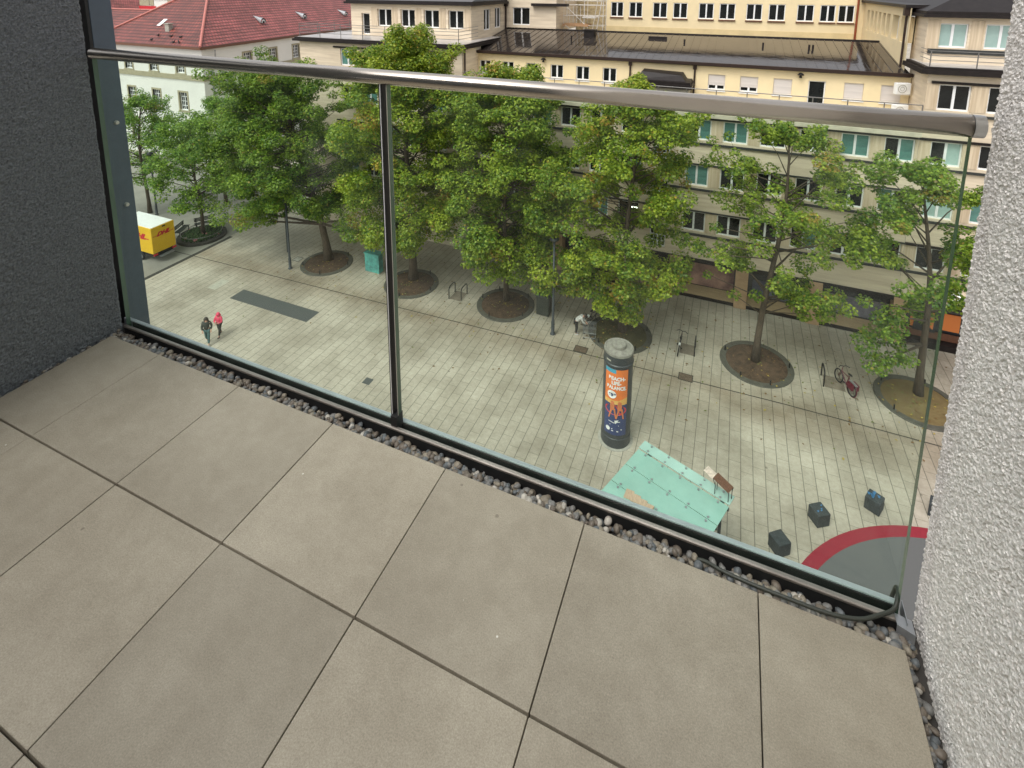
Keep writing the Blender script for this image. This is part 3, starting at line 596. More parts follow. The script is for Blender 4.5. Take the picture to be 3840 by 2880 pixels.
# ------------------------------------------------------------------ left tower block
B2 = tag(empty('tower_block', (-28, FY, 0)), 'travertine block left of the yellow attic with railed roof terrace and four windows above', 'building')
LX0, LX1 = -36.8, -20.05
opens = []; wins = []
for row, (za, zb) in {1:(5.05,6.48), 2:(8.38,9.86), 3:(11.66,13.1), 4:(14.98,16.5)}.items():
    for k in range(0, 6):
        u = -32.2+2.27*k
        if u+1.5 > LX1: continue
        opens.append((u-LX0,u+1.5-LX0,za,zb)); wins.append((u-LX0,u+1.5-LX0,za,zb,['dark','teal','dark'][(k+row) % 3]))
facade(B2, (LX0,FY), (1,0), LX1-LX0, 0, 17.0, opens, M['trav_h'])
for wn in wins: window(B2, (LX0,FY), (1,0), *wn[:4], wn[4])
for row, (za, zb) in {1:(5.05,6.48), 2:(8.38,9.86), 3:(11.66,13.1), 4:(14.98,16.5)}.items():
    for k in range(0, 5): MB().box(-32.2+2.27*k+1.54,-32.2+2.27*k+2.23,FY-.03,FY+.002,za,zb).build('window_pier', M['trav_v'], B2)
    MB().box(-32.9,LX1-.4,FY-.12,FY+.001,za-.30,za-.16).build('sill_course', M['dark_ledge'], B2)
    MB().box(-32.9,LX1-.4,FY-.12,FY+.001,zb+.04,zb+.18).build('lintel_course', M['dark_metal'], B2)
MB().add([(LX1,FY,13.5),(LX1,41.0,13.5),(LX1,41.0,17.0),(LX1,FY,17.0)], [(0,1,2,3)]).build('side_wall', M['trav_h'], B2)
MB().add([(LX0,FY,0),(LX0,58,0),(LX0,58,17.0),(LX0,FY,17.0)], [(0,3,2,1)]).build('street_side_wall', M['trav_h'], B2)
mb = MB().box(LX0-.45,LX1+.4,FY-.45,48.2,17.0,17.22); mb.box(LX0-.3,LX1+.25,FY-.3,48.2,17.22,17.34); mb.build('cornice', M['dark_metal'], B2)
MB().box(LX0-.1,LX1+.1,FY-.1,48.2,17.34,17.37).build('roof_terrace', M['terrace_roof'], B2)
UX0, UX1, UY2 = -33.6, -20.95, 41.0
uw = [(-30.61,-29.06),(-28.09,-26.58),(-25.66,-24.11),(-23.19,-21.7)]
facade(B2, (UX0,UY2), (1,0), UX1-UX0, 17.36, 20.3, [(a-UX0,b-UX0,18.28,19.86) for a,b in uw]+[(-32.4-UX0,-31.5-UX0,17.45,19.42)], M['trav_h'], name='upper_wall', depth=.3)
for a,b in uw: window(B2, (UX0,UY2), (1,0), a-UX0, b-UX0, 18.28, 19.86, 'dark', setback=.22)
window(B2, (UX0,UY2), (1,0), -32.4-UX0, -31.5-UX0, 17.45, 19.42, 'dark', setback=.22, style='single', name='terrace_door')
for a in (-31.3,-29.0,-26.5,-24.05,-21.6): MB().box(a+.03,a+.6,UY2-.025,UY2+.002,18.2,20.0).build('window_pier', M['trav_v'], B2)
facade(B2, (UX1,UY2), (0,1), 7.3, 17.3, 20.3, [(2.5,3.9,18.0,19.9),(4.85,6.25,18.05,19.95)], M['trav_h'], name='upper_side_wall')
window(B2, (UX1,UY2), (0,1), 2.5, 3.9, 18.0, 19.9, 'dark'); window(B2, (UX1,UY2), (0,1), 4.85, 6.25, 18.05, 19.95, 'dark')
facade(B2, (UX1,48.3), (1,0), 5.2, 17.7, 24, [(.78,2.55,18.25,19.93)], M['trav_h'], name='rear_wall')
window(B2, (UX1,48.3), (1,0), .78, 2.55, 18.25, 19.93, 'dark')
facade(B2, (UX0,58), (0,-1), 17.0, 17.3, 20.3, [], M['trav_h'], name='upper_street_side')
MB().add([(-15.75,48.3,17.7),(-15.75,55,17.7),(-15.75,55,24),(-15.75,48.3,24)], [(0,1,2,3)]).build('rear_side_wall', M['trav_h'], B2)
MB().box(-18.1,-14.6,47.8,48.6,20.1,20.35).build('canopy_slab', M['dark_metal'], B2)
mb = MB().box(UX0-.45,UX1+.4,UY2-.45,48.25,20.3,20.5); mb.box(UX0-.3,UX1+.25,UY2-.3,48.25,20.5,20.64); mb.build('upper_cornice', M['dark_metal'], B2)
MB().add([(UX0-.3,UY2-.3,20.64),(UX1+.25,UY2-.3,20.64),(UX1+.25,48.2,22.4),(UX0-.3,48.2,22.4)], [(0,1,2,3)]).build('roof', M['wet_roof'], B2)
MB().tube((UX1+.12,48.15,20.3),(UX1+.12,48.15,17.7),.08).box(UX1+.0,UX1+.3,47.95,48.25,20.0,20.35).build('downpipe', M['gutter'], B2)
MB().tube((LX1+.14,FY+.2,17.0),(LX1+.14,FY+.2,13.6),.07).build('downpipe', M['gutter'], B2)
mb = MB(); ry = FY-.12
for z in (17.75,18.05,18.35,18.58): mb.tube((-36.6,ry,z),(-20.3,ry,z),.022,n=6).tube((-36.6,ry,z),(-36.6,47,z),.02,n=6).tube((-20.3,ry,z),(-20.3,UY2,z),.02,n=6)
for k in range(8): mb.tube((-36.6+2.33*k,ry,17.34),(-36.6+2.33*k,ry,18.58),.028,n=6)
for k in range(1,5): mb.tube((-36.6,ry+2.3*k,17.34),(-36.6,ry+2.3*k,18.58),.028,n=6)
mb.build('terrace_railing', M['rail'], B2)

# ------------------------------------------------------------------ rear yellow buildings
B3 = tag(empty('rear_building', (0, 55, 0)), 'tall yellow rendered building behind the wet roof with a long row of white double windows', 'building')
rw = [(-12.08,-10.8),(-10.21,-8.9),(-7.88,-6.5),(-5.94,-4.6),(-3.56,-2.2),(-1.70,-.3),(.65,2.0),(2.53,3.9),(4.85,6.2),(6.67,7.87),(8.07,9.3)]
facade(B3, (-12.6,55), (1,0), 22.6, 0, 22.6, [(a+12.6,b+12.6,z,z+1.5) for a,b in rw for z in (18.9,)], M['yellow'])
for a,b in rw:
    for z in (18.9,): window(B3, (-12.6,55), (1,0), a+12.6, b+12.6, z, z+1.5, 'dark', setback=.06); MB().box(a-.05,b+.05,54.88,55.0,z-.14,z-.02).build('window_sill', M['brown'], B3)
MB().box(-12.6,9.6,54.97,55.0,17.0,17.95).build('weathered_base', M['yellow_dirty'], B3)
MB().box(-15.75,-12.6,55.02,55.5,0,23.6).build('bare_masonry', M['raw_stone'], B3)
MB().tube((9.5,54.9,24),(9.5,54.9,17),.09).build('downpipe', mat('copper_pipe',(.30,.08,.035),.4,metal=.4), B3)
MB().box(-12.7,10.2,54.8,66,22.6,22.8).build('roof', M['dark_metal'], B3)
B4 = tag(empty('side_wing', (10, 48, 0)), 'yellow wing with a row of narrow tall windows running back beside the corner block', 'building')
ww = [(1.6,2.4),(3.0,3.9),(4.4,5.1),(5.6,6.4),(6.9,7.8),(8.2,9.2),(9.9,11.6),(12.1,13.7)]
facade(B4, (10.0,55.2), (0,-1), 14.2, 0, 20.7, [(a,b,18.45,20.1) for a,b in ww], M['yellow'], depth=.45)
for a,b in ww: window(B4, (10.0,55.2), (0,-1), a, b, 18.45, 20.1, 'dark', setback=.35, style='single')
MB().box(9.7,16,41.2,56,20.7,20.9).build('eaves', M['dark_metal'], B4)
MB().tube((9.88,41.5,20.6),(9.88,41.5,16.9),.07).box(9.7,10.0,41.3,41.7,20.2,20.7).build('downpipe', M['gutter'], B4)

# scaffold in the rear corner
sc = tag(empty('scaffold', (-13.6, 50.5, 17.8)), 'pale tube scaffold with plank deck standing behind the wet roof', 'scaffold')
mb = MB()
for x in (-15.4,-13.4,-11.6):
    for y in (49.6,50.8): mb.tube((x,y,17.4),(x,y,23),.035,n=6)
for z in (18.3,19.2,20.2,20.6,21.4):
    for y in (49.6,50.8): mb.tube((-15.5,y,z),(-11.5,y,z),.025,n=6)
mb.tube((-15.3,49.55,20.2),(-13.0,49.55,18.1),.03,n=6); mb.tube((-15.2,49.5,18.3),(-14.2,49.5,17.4),.03,n=6)
mb.tube((-12.2,49.5,17.6),(-11.6,49.5,21.5),.045,n=6); mb.tube((-12.6,49.5,17.6),(-12.0,49.5,21.5),.03,n=6)
for k in range(6): mb.tube((-15.2+.35*k,49.7,18.5),(-15.2+.35*k,49.7,20.1),.03,n=6)
mb.build('frame', M['galv'], sc)
MB().box(-15.5,-13.0,49.5,50.9,18.2,18.42).build('deck', M['wood_plank'], sc)
MB().box(-13.6,-12.3,49.5,50.9,19.0,19.1).build('deck', M['galv'], sc)

# AC units on the attic wall
def ac(loc, label):
    e = tag(empty('air_conditioner', loc), label, 'air conditioner', 'air conditioners by the attic')
    MB().box(-.42,.42,-.17,.17,.05,.75).build('casing', M['white'], e, bevel=.02)
    MB().torus((-.1,-.18,.4),.24,.02,'y').torus((-.1,-.18,.4),.12,.012,'y').build('fan_guard', M['concrete'], e)
    MB().box(-.45,.45,-.15,.25,0,.05).build('bracket', M['galv'], e); return e
for loc, lab in (((9.75,39.9,15.35),'white air conditioner mounted high between yellow attic and corner block'),((9.7,39.7,14.0),'white air conditioner below the other one at the end of the attic'),((5.9,39.2,13.62),'pale air conditioner lying low on the attic terrace behind the railing')):
    e = ac((0,0,0), lab); e.location = loc; e.rotation_euler = (0,0,R(20))

# ------------------------------------------------------------------ white house with red roof
B5 = tag(empty('white_house', (-68, 50, 0)), 'large white rendered house with a red tiled hip roof and olive window surrounds', 'house')
P0 = Vector((-58.95,44.5)); dr = (Vector((-61.1,61.8))-P0).normalized(); nn = Vector((-dr.y, dr.x))
WL = 42.0; XL = -79.0
fw = [(-73.4,-72.0),(-68.55,-67.15),(-63.65,-62.2)]
zr = [(11.2,13.1),(6.5,8.75),(1.8,4.6)]
facade(B5, (XL,44.5), (1,0), -58.95-XL, 0, 14.5, [(a-XL,b-XL,z[0],z[1]) for a,b in fw+[(-78.2,-76.8)] for z in zr], M['white_render'], depth=.3)
def wh_window(P, d, u0, u1, z0, z1):
    o = window(B5, P, d, u0, u1, z0, z1, 'dark', setback=.2, style='muntin')
    dd = Vector(d).normalized(); n = Vector((dd.y,-dd.x)); q = Vector(P)+dd*(u0-.22)+n*.05; w_ = u1-u0+.44
    mb = MB(); I = (-n*.25)[:]
    mb.obox(q[:], (dd*.22)[:], I, z1-z0+.22, z0); mb.obox((q+dd*(w_-.22))[:], (dd*.22)[:], I, z1-z0+.22, z0)
    mb.obox((q+dd*.22)[:], (dd*(w_-.44))[:], I, .22, z1); mb.obox((q+n*.06-dd*.05)[:], (dd*(w_+.1))[:], (-n*.31)[:], .22, z0-.24)
    mb.build('window_surround', M['surround'], B5)
for a,b in fw+[(-78.2,-76.8)]:
    for z in zr: wh_window((XL,44.5), (1,0), a-XL, b-XL, *z)
sw = [6.6+4.95*k for k in range(7)]
facade(B5, P0[:], dr[:], WL, 0, 14.5, [(s_,s_+1.4,z[0],z[1]) for s_ in sw for z in zr], M['white_render'], name='side_wall', depth=.3)
for s_ in sw:
    for z in zr: wh_window(P0[:], dr[:], s_, s_+1.4, *z)
MB().box(XL,-58.95+.12,44.36,44.5,10.4,11.0).build('stone_band', M['surround'], B5)
n_ = Vector((dr.y,-dr.x))
MB().obox((P0-dr*.14+n_*.14)[:], (dr*WL)[:], (-n_*.14)[:], .6, 10.4).build('stone_band', M['surround'], B5)
MB().box(XL-.3,-58.4,43.95,44.6,14.3,14.62).build('eaves', M['brown'], B5)
MB().obox((P0-dr*.5+n_*.5)[:], (dr*WL)[:], (-n_*.6)[:], .3, 14.3).build('eaves', M['brown'], B5)
c = Vector((-58.4,43.95)); ca = Vector((XL-.5,43.95)); RW = (c.x-ca.x)/2; hz = 14.62+RW*.7
apex = Vector(((c.x+ca.x)/2-.3, c.y+RW)); far = c+dr*WL; farr = far+nn*(RW*1.02)
MB().add([(ca.x,ca.y,14.62),(c.x,c.y,14.62),(apex.x,apex.y,hz)], [(0,1,2)]).build('front_roof', M['red_front'], B5)
MB().add([(c.x,c.y,14.62),(far.x,far.y,14.62),(farr.x,farr.y,hz),(apex.x,apex.y,hz)], [(0,1,2,3)]).build('side_roof', M['red_side'], B5)
MB().add([(ca.x,ca.y,14.62),(apex.x,apex.y,hz),(farr.x,farr.y,hz),(ca.x-2,ca.y+40,14.62)], [(0,1,2,3)]).build('rear_roof', M['red_side'], B5)
mb = MB(); mb.path([(c.x,c.y,14.70),(apex.x,apex.y,hz+.06)], .15, n=8); mb.path([(ca.x,ca.y,14.70),(apex.x,apex.y,hz+.06)], .13, n=8); mb.build('hip_tiles', M['ridge'], B5)
def roofz(p): return 14.62+.7*((Vector(p)-c)@nn if False else ((p[0]-c.x)*nn.x+(p[1]-c.y)*nn.y))
for s_, off in ((13.3,3.0),(22.9,3.2),(34.3,3.0)):
    q = c+dr*(s_+.5)+nn*(off+.4); z = 14.62+.7*(off+.4); f_ = -nn
    mb = MB(); n8 = 9; L_ = 1.9
    for i in range(n8):
        a0, a1 = math.pi*i/n8, math.pi*(i+1)/n8
        pts = []
        for a in (a0, a1):
            pts.append((q.x+f_.x*.9+dr.x*.6*math.cos(a), q.y+f_.y*.9+dr.y*.6*math.cos(a), z-.45+.75*math.sin(a)))
        e0 = (q.x-f_.x*.9, q.y-f_.y*.9, z+.62)
        mb.add([pts[0],pts[1],e0], [(0,1,2)])
    mb.build('eyebrow_dormer', M['zinc'], B5)
    mb = MB(); base = (q.x+f_.x*.88, q.y+f_.y*.88)
    vs = [(base[0]+dr.x*.38*math.cos(math.pi*i/8), base[1]+dr.y*.38*math.cos(math.pi*i/8), z-.42+.5*math.sin(math.pi*i/8)) for i in range(9)]
    mb.add(vs, [tuple(range(9))]); vs2 = [(v[0]+f_.x*.03, v[1]+f_.y*.03, z-.42+(v[2]-z+.42)*.65) for v in vs]; vs2 = [(base[0]+f_.x*.04+(v[0]-base[0]-f_.x*.03)*.65, base[1]+f_.y*.04+(v[1]-base[1]-f_.y*.03)*.65, v[2]) for v in vs2]
    mb.add(vs2, [tuple(range(9))], 1); mb.build('dormer_window', [M['white'], M['pane']], B5)
def fr(x, y): return 14.62+.7*(y-43.95)
MB().add([(-69.9,46.75,fr(0,46.75)+.1),(-69.2,46.75,fr(0,46.75)+.1),(-69.2,47.9,fr(0,47.9)+.1),(-69.9,47.9,fr(0,47.9)+.1)], [(0,1,2,3)]).build('skylight', M['white'], B5)
MB().box(-67.2,-66.5,46.0,46.6,15.6,17.0).box(-67.3,-66.4,45.9,46.7,17.0,17.1).build('chimney', M['concrete'], B5)
pq = P0+dr*1.6+n_*.15
MB().path([(pq.x+n_.x*.3,pq.y+n_.y*.3,14.1),(pq.x+n_.x*.25,pq.y+n_.y*.25,13.2),(pq.x-dr.x*.3,pq.y-dr.y*.3,12.7),(pq.x-dr.x*.3,pq.y-dr.y*.3,0)], .08, n=8).build('downpipe', M['zinc'], B5)
# lower wing and neighbours behind
B6 = tag(empty('rear_house', (-95, 55, 0)), 'lower white house wing with dark red tiled gable roof beyond the hip roof', 'house')
MB().box(-125,-79.6,49.6,60.4,0,14.2).build('wall', M['white_render'], B6)
MB().add([(-126,49.2,14.0),(-70,49.2,14.0),(-70,55,18.1),(-126,55,18.1)], [(0,1,2,3)]).add([(-126,60.8,14.0),(-70,60.8,14.0),(-70,55,18.1),(-126,55,18.1)], [(0,3,2,1)]).build('roof', M['red_front'], B6)
MB().tube((-126,55,18.12),(-70,55,18.12),.12).build('ridge_tiles', M['ridge'], B6)
B7 = tag(empty('distant_building', (-115, 82, 0)), 'distant building with red band and white panelled front above the rear roofs', 'building')
MB().box(-124,-98,80,92,0,18.9).build('wall', M['white_render'], B7)
MB().box(-126,-98,79.7,80,18.9,19.8).build('red_fascia', M['dhl_red'], B7)
MB().box(-124.5,-119.0,79.85,80,16.2,17.2).build('red_panel', M['dhl_red'], B7)
for x0, x1 in ((-124.3,-121),(-120.8,-119.6),(-115.0,-113.6),(-112.9,-110)): MB().box(x0,x1,79.9,80,17.3,18.6).build('panel', M['surround'], B7)
MB().box(-126,-98,79.7,92,19.8,20.1).build('roof', M['red_front'], B7)
B8 = tag(empty('distant_house', (-145, 78, 0)), 'distant house with bright red tiled roof at the far upper left', 'house')
MB().box(-170,-132,76,90,0,15).build('wall', M['white_render'], B8)
MB().add([(-170,74,15),(-128,74,15.2),(-136,82,21.5),(-170,82,21.5)], [(0,1,2,3)]).add([(-128,74,15.2),(-128,90,15.2),(-136,82,21.5)], [(0,1,2)]).build('roof', M['red_side'], B8)
MB().path([(-128,74,15.25),(-136,82,21.55)], .15).build('hip_tiles', M['ridge'], B8)
# pigeons on the roof edge
def bird(x, y, label, rz):
    y -= .75; z = fr(x, y)+.02
    mb = MB().ball((0,0,.14), .20,.10,.10).ball((.2,0,.25), .07).add([(-.15,.05,.14),(-.42,.04,.08),(-.42,-.04,.08),(-.15,-.05,.14)], [(0,1,2,3)]).tube((.26,0,.25),(.33,0,.24),.015,.003,5).tube((.02,.04,.06),(.02,.04,-.02),.01,n=5).tube((.02,-.04,.06),(.02,-.04,-.02),.01,n=5)
    o = mb.build('pigeon', M['darktrousers'], smooth=True); o.location = (x,y,z); o.rotation_euler = (0,0,rz); o.scale = (1,1,1); tag(o, label, 'bird', 'pigeons on the red roof')
for x, y, l, rz in ((-67.8,45.25,'dark pigeon farthest left of the flock on the red roof eaves',.3),(-67.5,45.97,'dark pigeon just above the leftmost one on the red roof',2),(-65.1,45.94,'dark pigeon right below the chimney on the red roof',1),(-63.53,45.1,'dark pigeon left of two sitting low at the roof eaves',.2),(-62.64,45.15,'dark pigeon right of two sitting low at the roof eaves',2.5),(-63.28,45.88,'dark pigeon farthest right and higher on the red roof',.8)): bird(x, y, l, rz)

# ------------------------------------------------------------------ trees
def make_tree(name, label, x, y, H, Rr, zc, seed, lean=(0,0), trunk_r=.24, nl=16, lpc=250, leaf=.086, shift=(0,0), tint=(1,1,1), warm=.1, group='maples in round beds along the facade', sec=4, blob=(.55,.95), fork=.0, sparse=1.0, extra=(), fill=90):
    rg = np.random.default_rng(seed); rn = lambda a, b: float(rg.uniform(a, b))
    e = tag(empty(name, (x,y,0)), label, 'tree', group)
    tb = MB(); n = 9; pts = []; rad = []
    for i in range(n+1):
        t = i/n; s = t**1.2
        pts.append(Vector((lean[0]*s+math.sin(t*5+seed)*.14*t*3, lean[1]*s+math.cos(t*4+seed)*.12*t*3, H*.93*t))); rad.append(trunk_r*(1-t)**.8+.03)
    rad[0] *= 1.35
    def trunk_at(z):
        t = min(max(z/(H*.93),0),.999)*n; i = int(t); return pts[i].lerp(pts[i+1], t-i), rad[i]*(1-(t-i))+rad[i+1]*(t-i)
    tb.path([p[:] for p in pts], rad, n=9)
    cl = []
    def prof(t):  # radius of the crown against relative height
        t = max(0,min(1,t)); return max(.2, min(1, .48+1.3*t)*math.sqrt(max(0,1-t**2.8)))
    for k in range(nl):
        t = (k+.5)/nl; z = zc*.82+(H*.9-zc*.82)*t*.97; az = k*2.399+seed*1.3+rn(-.3,.3)
        L_ = Rr*prof(t)*rn(.78,1.12)*sparse
        base, br = trunk_at(z); el = R(8+48*t)+rn(-.12,.12)
        off = Vector((shift[0]*(1-abs(t-.4)), shift[1]*(1-abs(t-.4)), 0))
        dirv = Vector((math.cos(az)*math.cos(el), math.sin(az)*math.cos(el), math.sin(el)))
        p1 = base+dirv*L_*.4+off*.3+Vector((0,0,L_*.08)); p2 = base+dirv*L_*.75+off*.7+Vector((rn(-.2,.2),rn(-.2,.2),L_*.1)); p3 = base+dirv*L_+off+Vector((rn(-.3,.3),rn(-.3,.3),-.05*L_))
        r0 = max(.03, br*.5); tb.path([base[:],p1[:],p2[:],p3[:]], [r0,r0*.65,r0*.4,.015], n=6)
        cl.append((p3, rn(*blob))); cl.append((p2, rn(*blob)*.85))
        if rn(0,1) < .6: cl.append(((p1+p2)/2+Vector((0,0,.25)), rn(*blob)*.8))
        for q in range(sec):
            f_ = rn(.3,.95); b_ = p1.lerp(p3, f_); a2 = az+rn(.4,1.4)*(1 if q % 2 else -1); e2 = el+rn(-.5,.5); l2 = L_*rn(.28,.5)
            en = b_+Vector((math.cos(a2)*math.cos(e2), math.sin(a2)*math.cos(e2), math.sin(e2)))*l2
            tb.tube(b_[:], en[:], r0*.32, .01, n=5); cl.append((en, rn(*blob)*rn(.7,1)))
            if l2 > .9: cl.append((b_.lerp(en,.55), rn(*blob)*.7))
    top = pts[-1]
    for k in range(int(fill)):
        zz = zc+(H*.93-zc)*rn(0,1)**.9; tt = (zz-zc*.8)/(H*.95-zc*.8); aa = rn(0,6.283); rr_ = Rr*prof(tt)*sparse*rn(.25,1.0)
        b0, _r = trunk_at(zz-.4); cl.append((b0+Vector((math.cos(aa)*rr_+shift[0]*.6, math.sin(aa)*rr_+shift[1]*.6, rn(-.3,.3))), rn(*blob)*rn(.75,1.1)))
        if k % 2 == 0: tb.tube(trunk_at(max(zc*.7,zz-1.3))[0][:], cl[-1][0][:], .045, .012, n=5)
    for k in range(4): cl.append((top+Vector((rn(-.5,.5),rn(-.5,.5),rn(-.5,.5)+.25)), rn(.4,.65)))
    for (ex,ey,ez,er) in extra:
        p = Vector((ex,ey,ez)); b0, rr_ = trunk_at(max(zc*.7, ez-1.2)); tb.path([b0[:], b0.lerp(p,.5)[:], p[:]], [rr_*.45,rr_*.25,.015], n=6)
        cl.append((p, er)); 
        for q in range(3): cl.append((p.lerp(b0, rn(.1,.5))+Vector((rn(-.5,.5),rn(-.5,.5),rn(-.3,.3))), er*.8))
    tb.map(lambda px_,py_,pz_: (px_+x,py_+y,pz_)).build('trunk', M['bark'], e, smooth=True)
    C_ = []; N_ = []; S_ = []; K_ = []
    for p, r_ in cl:
        m_ = max(12, int(lpc*(r_/.75)**2.0)); u = rg.normal(size=(m_,3)); u /= np.linalg.norm(u,axis=1)[:,None]
        rr = r_*rg.uniform(.25,1,size=m_)**.45; o = u*rr[:,None]; o[:,2] *= .72
        o[:,2] -= .12*(o[:,0]**2+o[:,1]**2)
        C_.append(np.array(p)+o); nn_ = u*.55+np.array([0,0,.75])+rg.normal(size=(m_,3))*.42; N_.append(nn_/np.linalg.norm(nn_,axis=1)[:,None])
        S_.append(rg.uniform(.75,1.25,m_)*leaf); K_.append(np.full(m_, rg.uniform(0,1)))
    C_ = np.concatenate(C_); N_ = np.concatenate(N_); S_ = np.concatenate(S_); K_ = np.concatenate(K_); m_ = len(C_)
    C_[:,2] = np.maximum(C_[:,2], 1.6)
    a = np.cross(N_, rg.normal(size=(m_,3))); a /= np.linalg.norm(a,axis=1)[:,None]; b = np.cross(N_, a); s = S_[:,None]
    # a five-pointed leaf outline: tip, side lobes, notch base; bent along the midrib
    prof5 = [(1.0,0),(.35,.42),(.15,1.0),(-.35,.45),(-.75,0),(-.35,-.45),(.15,-1.0),(.35,-.42)]
    V = np.stack([C_+a*s*px_+b*s*py_+N_*s*(-.25*abs(py_)) for px_, py_ in prof5], axis=1)
    V = V.reshape(-1,3)+0.0
    me = bpy.data.meshes.new('crown'); nv = m_*8
    me.vertices.add(nv); me.vertices.foreach_set('co', V.astype(np.float32).ravel())
    # two quads each side plus centre: use quads (0,1,2,3) upper lobe, (0,3,4,5), (0,5,6,7)
    base_i = (np.arange(m_)*8)[:,None]; q = np.concatenate([base_i+np.array([0,1,2,3]), base_i+np.array([0,3,4,5]), base_i+np.array([0,5,6,7])], axis=1).reshape(-1)
    nf = m_*3; me.loops.add(nf*4); me.loops.foreach_set('vertex_index', q.astype(np.int32)); me.polygons.add(nf)
    me.polygons.foreach_set('loop_start', np.arange(0,nf*4,4,dtype=np.int32)); me.polygons.foreach_set('loop_total', np.full(nf,4,dtype=np.int32))
    me.update(calc_edges=True)
    g1 = np.array([.070,.145,.014]); g2 = np.array([.37,.43,.05]); g3 = np.array([.34,.24,.04])
    tt = np.clip(rg.normal(.42,.30,m_)+(K_-.5)*.5,0,1)[:,None]; col = g1*(1-tt)+g2*tt
    wm = ((rg.uniform(0,1,m_) < warm*.25) | ((K_ > 1-warm*.35) & (rg.uniform(0,1,m_) < .6)))[:,None]; col = np.where(wm, g3*rg.uniform(.6,1.2,(m_,1)), col)*np.array(tint)
    at = me.attributes.new('leafcol','FLOAT_COLOR','POINT'); cc = np.ones((m_,8,4),dtype=np.float32); cc[:,:,:3] = col[:,None,:]; at.data.foreach_set('color', cc.ravel())
    me.materials.append(M['leaf']); o = bpy.data.objects.new('crown', me); S.collection.objects.link(o); o.parent = e
    return e
TG = 'maples in round beds along the facade'
make_tree('maple_tree','large leaning maple nearest the delivery truck, its crown spreading far left',-29.2,31.5,15.2,6.3,4.4,1,fill=230,lean=(-3.4,-.3),trunk_r=.27,nl=24,shift=(-2.2,0),sec=5,warm=.08,tint=(.78,.88,.85),blob=(.6,1.0),extra=[(4.4,-.7,3.5,.9),(3.6,-.4,4.4,1.0),(-12.5,-.5,8.3,1.2),(-11.2,0,10.4,1.2),(-9.3,.5,11.9,1.1),(-7.6,0,13.2,1.1),(-12.6,0,5.4,1.0),(-10.6,-1.0,5.2,1.0),(-11.5,-1.5,3.6,.9),(-9.2,-2.3,2.9,.9),(-10.0,.5,7.5,1.1),(-12.2,-.5,6.8,.9),(-7.5,-1.5,6.5,1.1),(-8.8,.3,9.6,1.1),(-6.8,-2.0,4.0,.9)])
make_tree('maple_tree','tallest maple with a yellowing lower crown behind the joint between the glass panes',-21.3,31.7,19.6,5.5,3.8,2,extra=[(-3.8,-.5,15.8,1.1),(-2.4,0,17.2,1.0),(2.3,0,16.6,1.0),(3.5,-.5,15.0,1.0),(-5.0,0,14.2,1.0),(-3.3,-1.0,3.3,.8),(-2.2,-1.6,3.4,.8)],fill=230,trunk_r=.26,nl=26,sec=5,warm=.13,tint=(1.05,1.03,.9),blob=(.6,1.0))
make_tree('maple_tree','dense maple beside the pair of bicycle hoops',-13.7,31.9,17.4,4.9,3.8,3,fill=170,trunk_r=.15,nl=24,sec=5,warm=.06,blob=(.6,1.0))
make_tree('maple_tree','maple with drooping low branches behind the advertising column',-5.5,31.7,17.2,5.0,3.7,4,fill=120,trunk_r=.2,nl=23,sec=5,warm=.12,tint=(1.1,1.05,.95),shift=(-.2,-.8),blob=(.5,.9),extra=[(-2.8,-2.2,4.6,.8),(-.6,-2.6,3.3,.8),(.9,-2.2,2.7,.7),(-1.4,-2.2,3.9,.8),(-4.2,-1.0,5.0,.9),(-4.7,-2.2,4.4,1.0),(-4.9,-1.9,3.2,.8),(.4,-2.4,4.4,.9)])
make_tree('maple_tree','open crowned maple with bare dark limbs between the two parked bicycles',2.35,32.0,15.0,5.2,4.2,5,lean=(.9,.4),trunk_r=.17,nl=15,sec=3,warm=.07,blob=(.45,.8),shift=(.3,0),fill=62)
make_tree('maple_tree','thin bent maple at the far right beside the plaster wall',10.5,32.6,13.6,4.0,4.4,6,lean=(-.9,-.2),trunk_r=.17,nl=15,sec=3,warm=.09,blob=(.45,.8),tint=(.8,.9,.95),shift=(-.3,-.3),fill=22,extra=[(-2.6,-2.0,2.6,.7),(-3.2,-1.6,3.4,.7)])
PG = 'young trees on the side square'
make_tree('young_tree','small round tree growing in the flower bed behind the delivery truck',-42.4,30.5,10.4,3.9,3.4,7,trunk_r=.13,nl=15,sec=4,warm=.03,tint=(.8,.95,1),group=PG,blob=(.5,.8),lpc=150,fill=80)
make_tree('young_tree','slender tree at the far left by the steel column',-51.6,31.9,11.9,4.3,4.0,8,trunk_r=.14,nl=17,sec=4,warm=.03,tint=(.75,.92,1),group=PG,blob=(.5,.8),lpc=150,fill=80)
make_tree('young_tree','tree in front of the white house left of the big leaning maple',-46.8,36.5,11.2,4.2,3.6,9,trunk_r=.14,nl=16,sec=4,warm=.03,tint=(.75,.92,1),group=PG,blob=(.5,.8),lpc=150,fill=80)
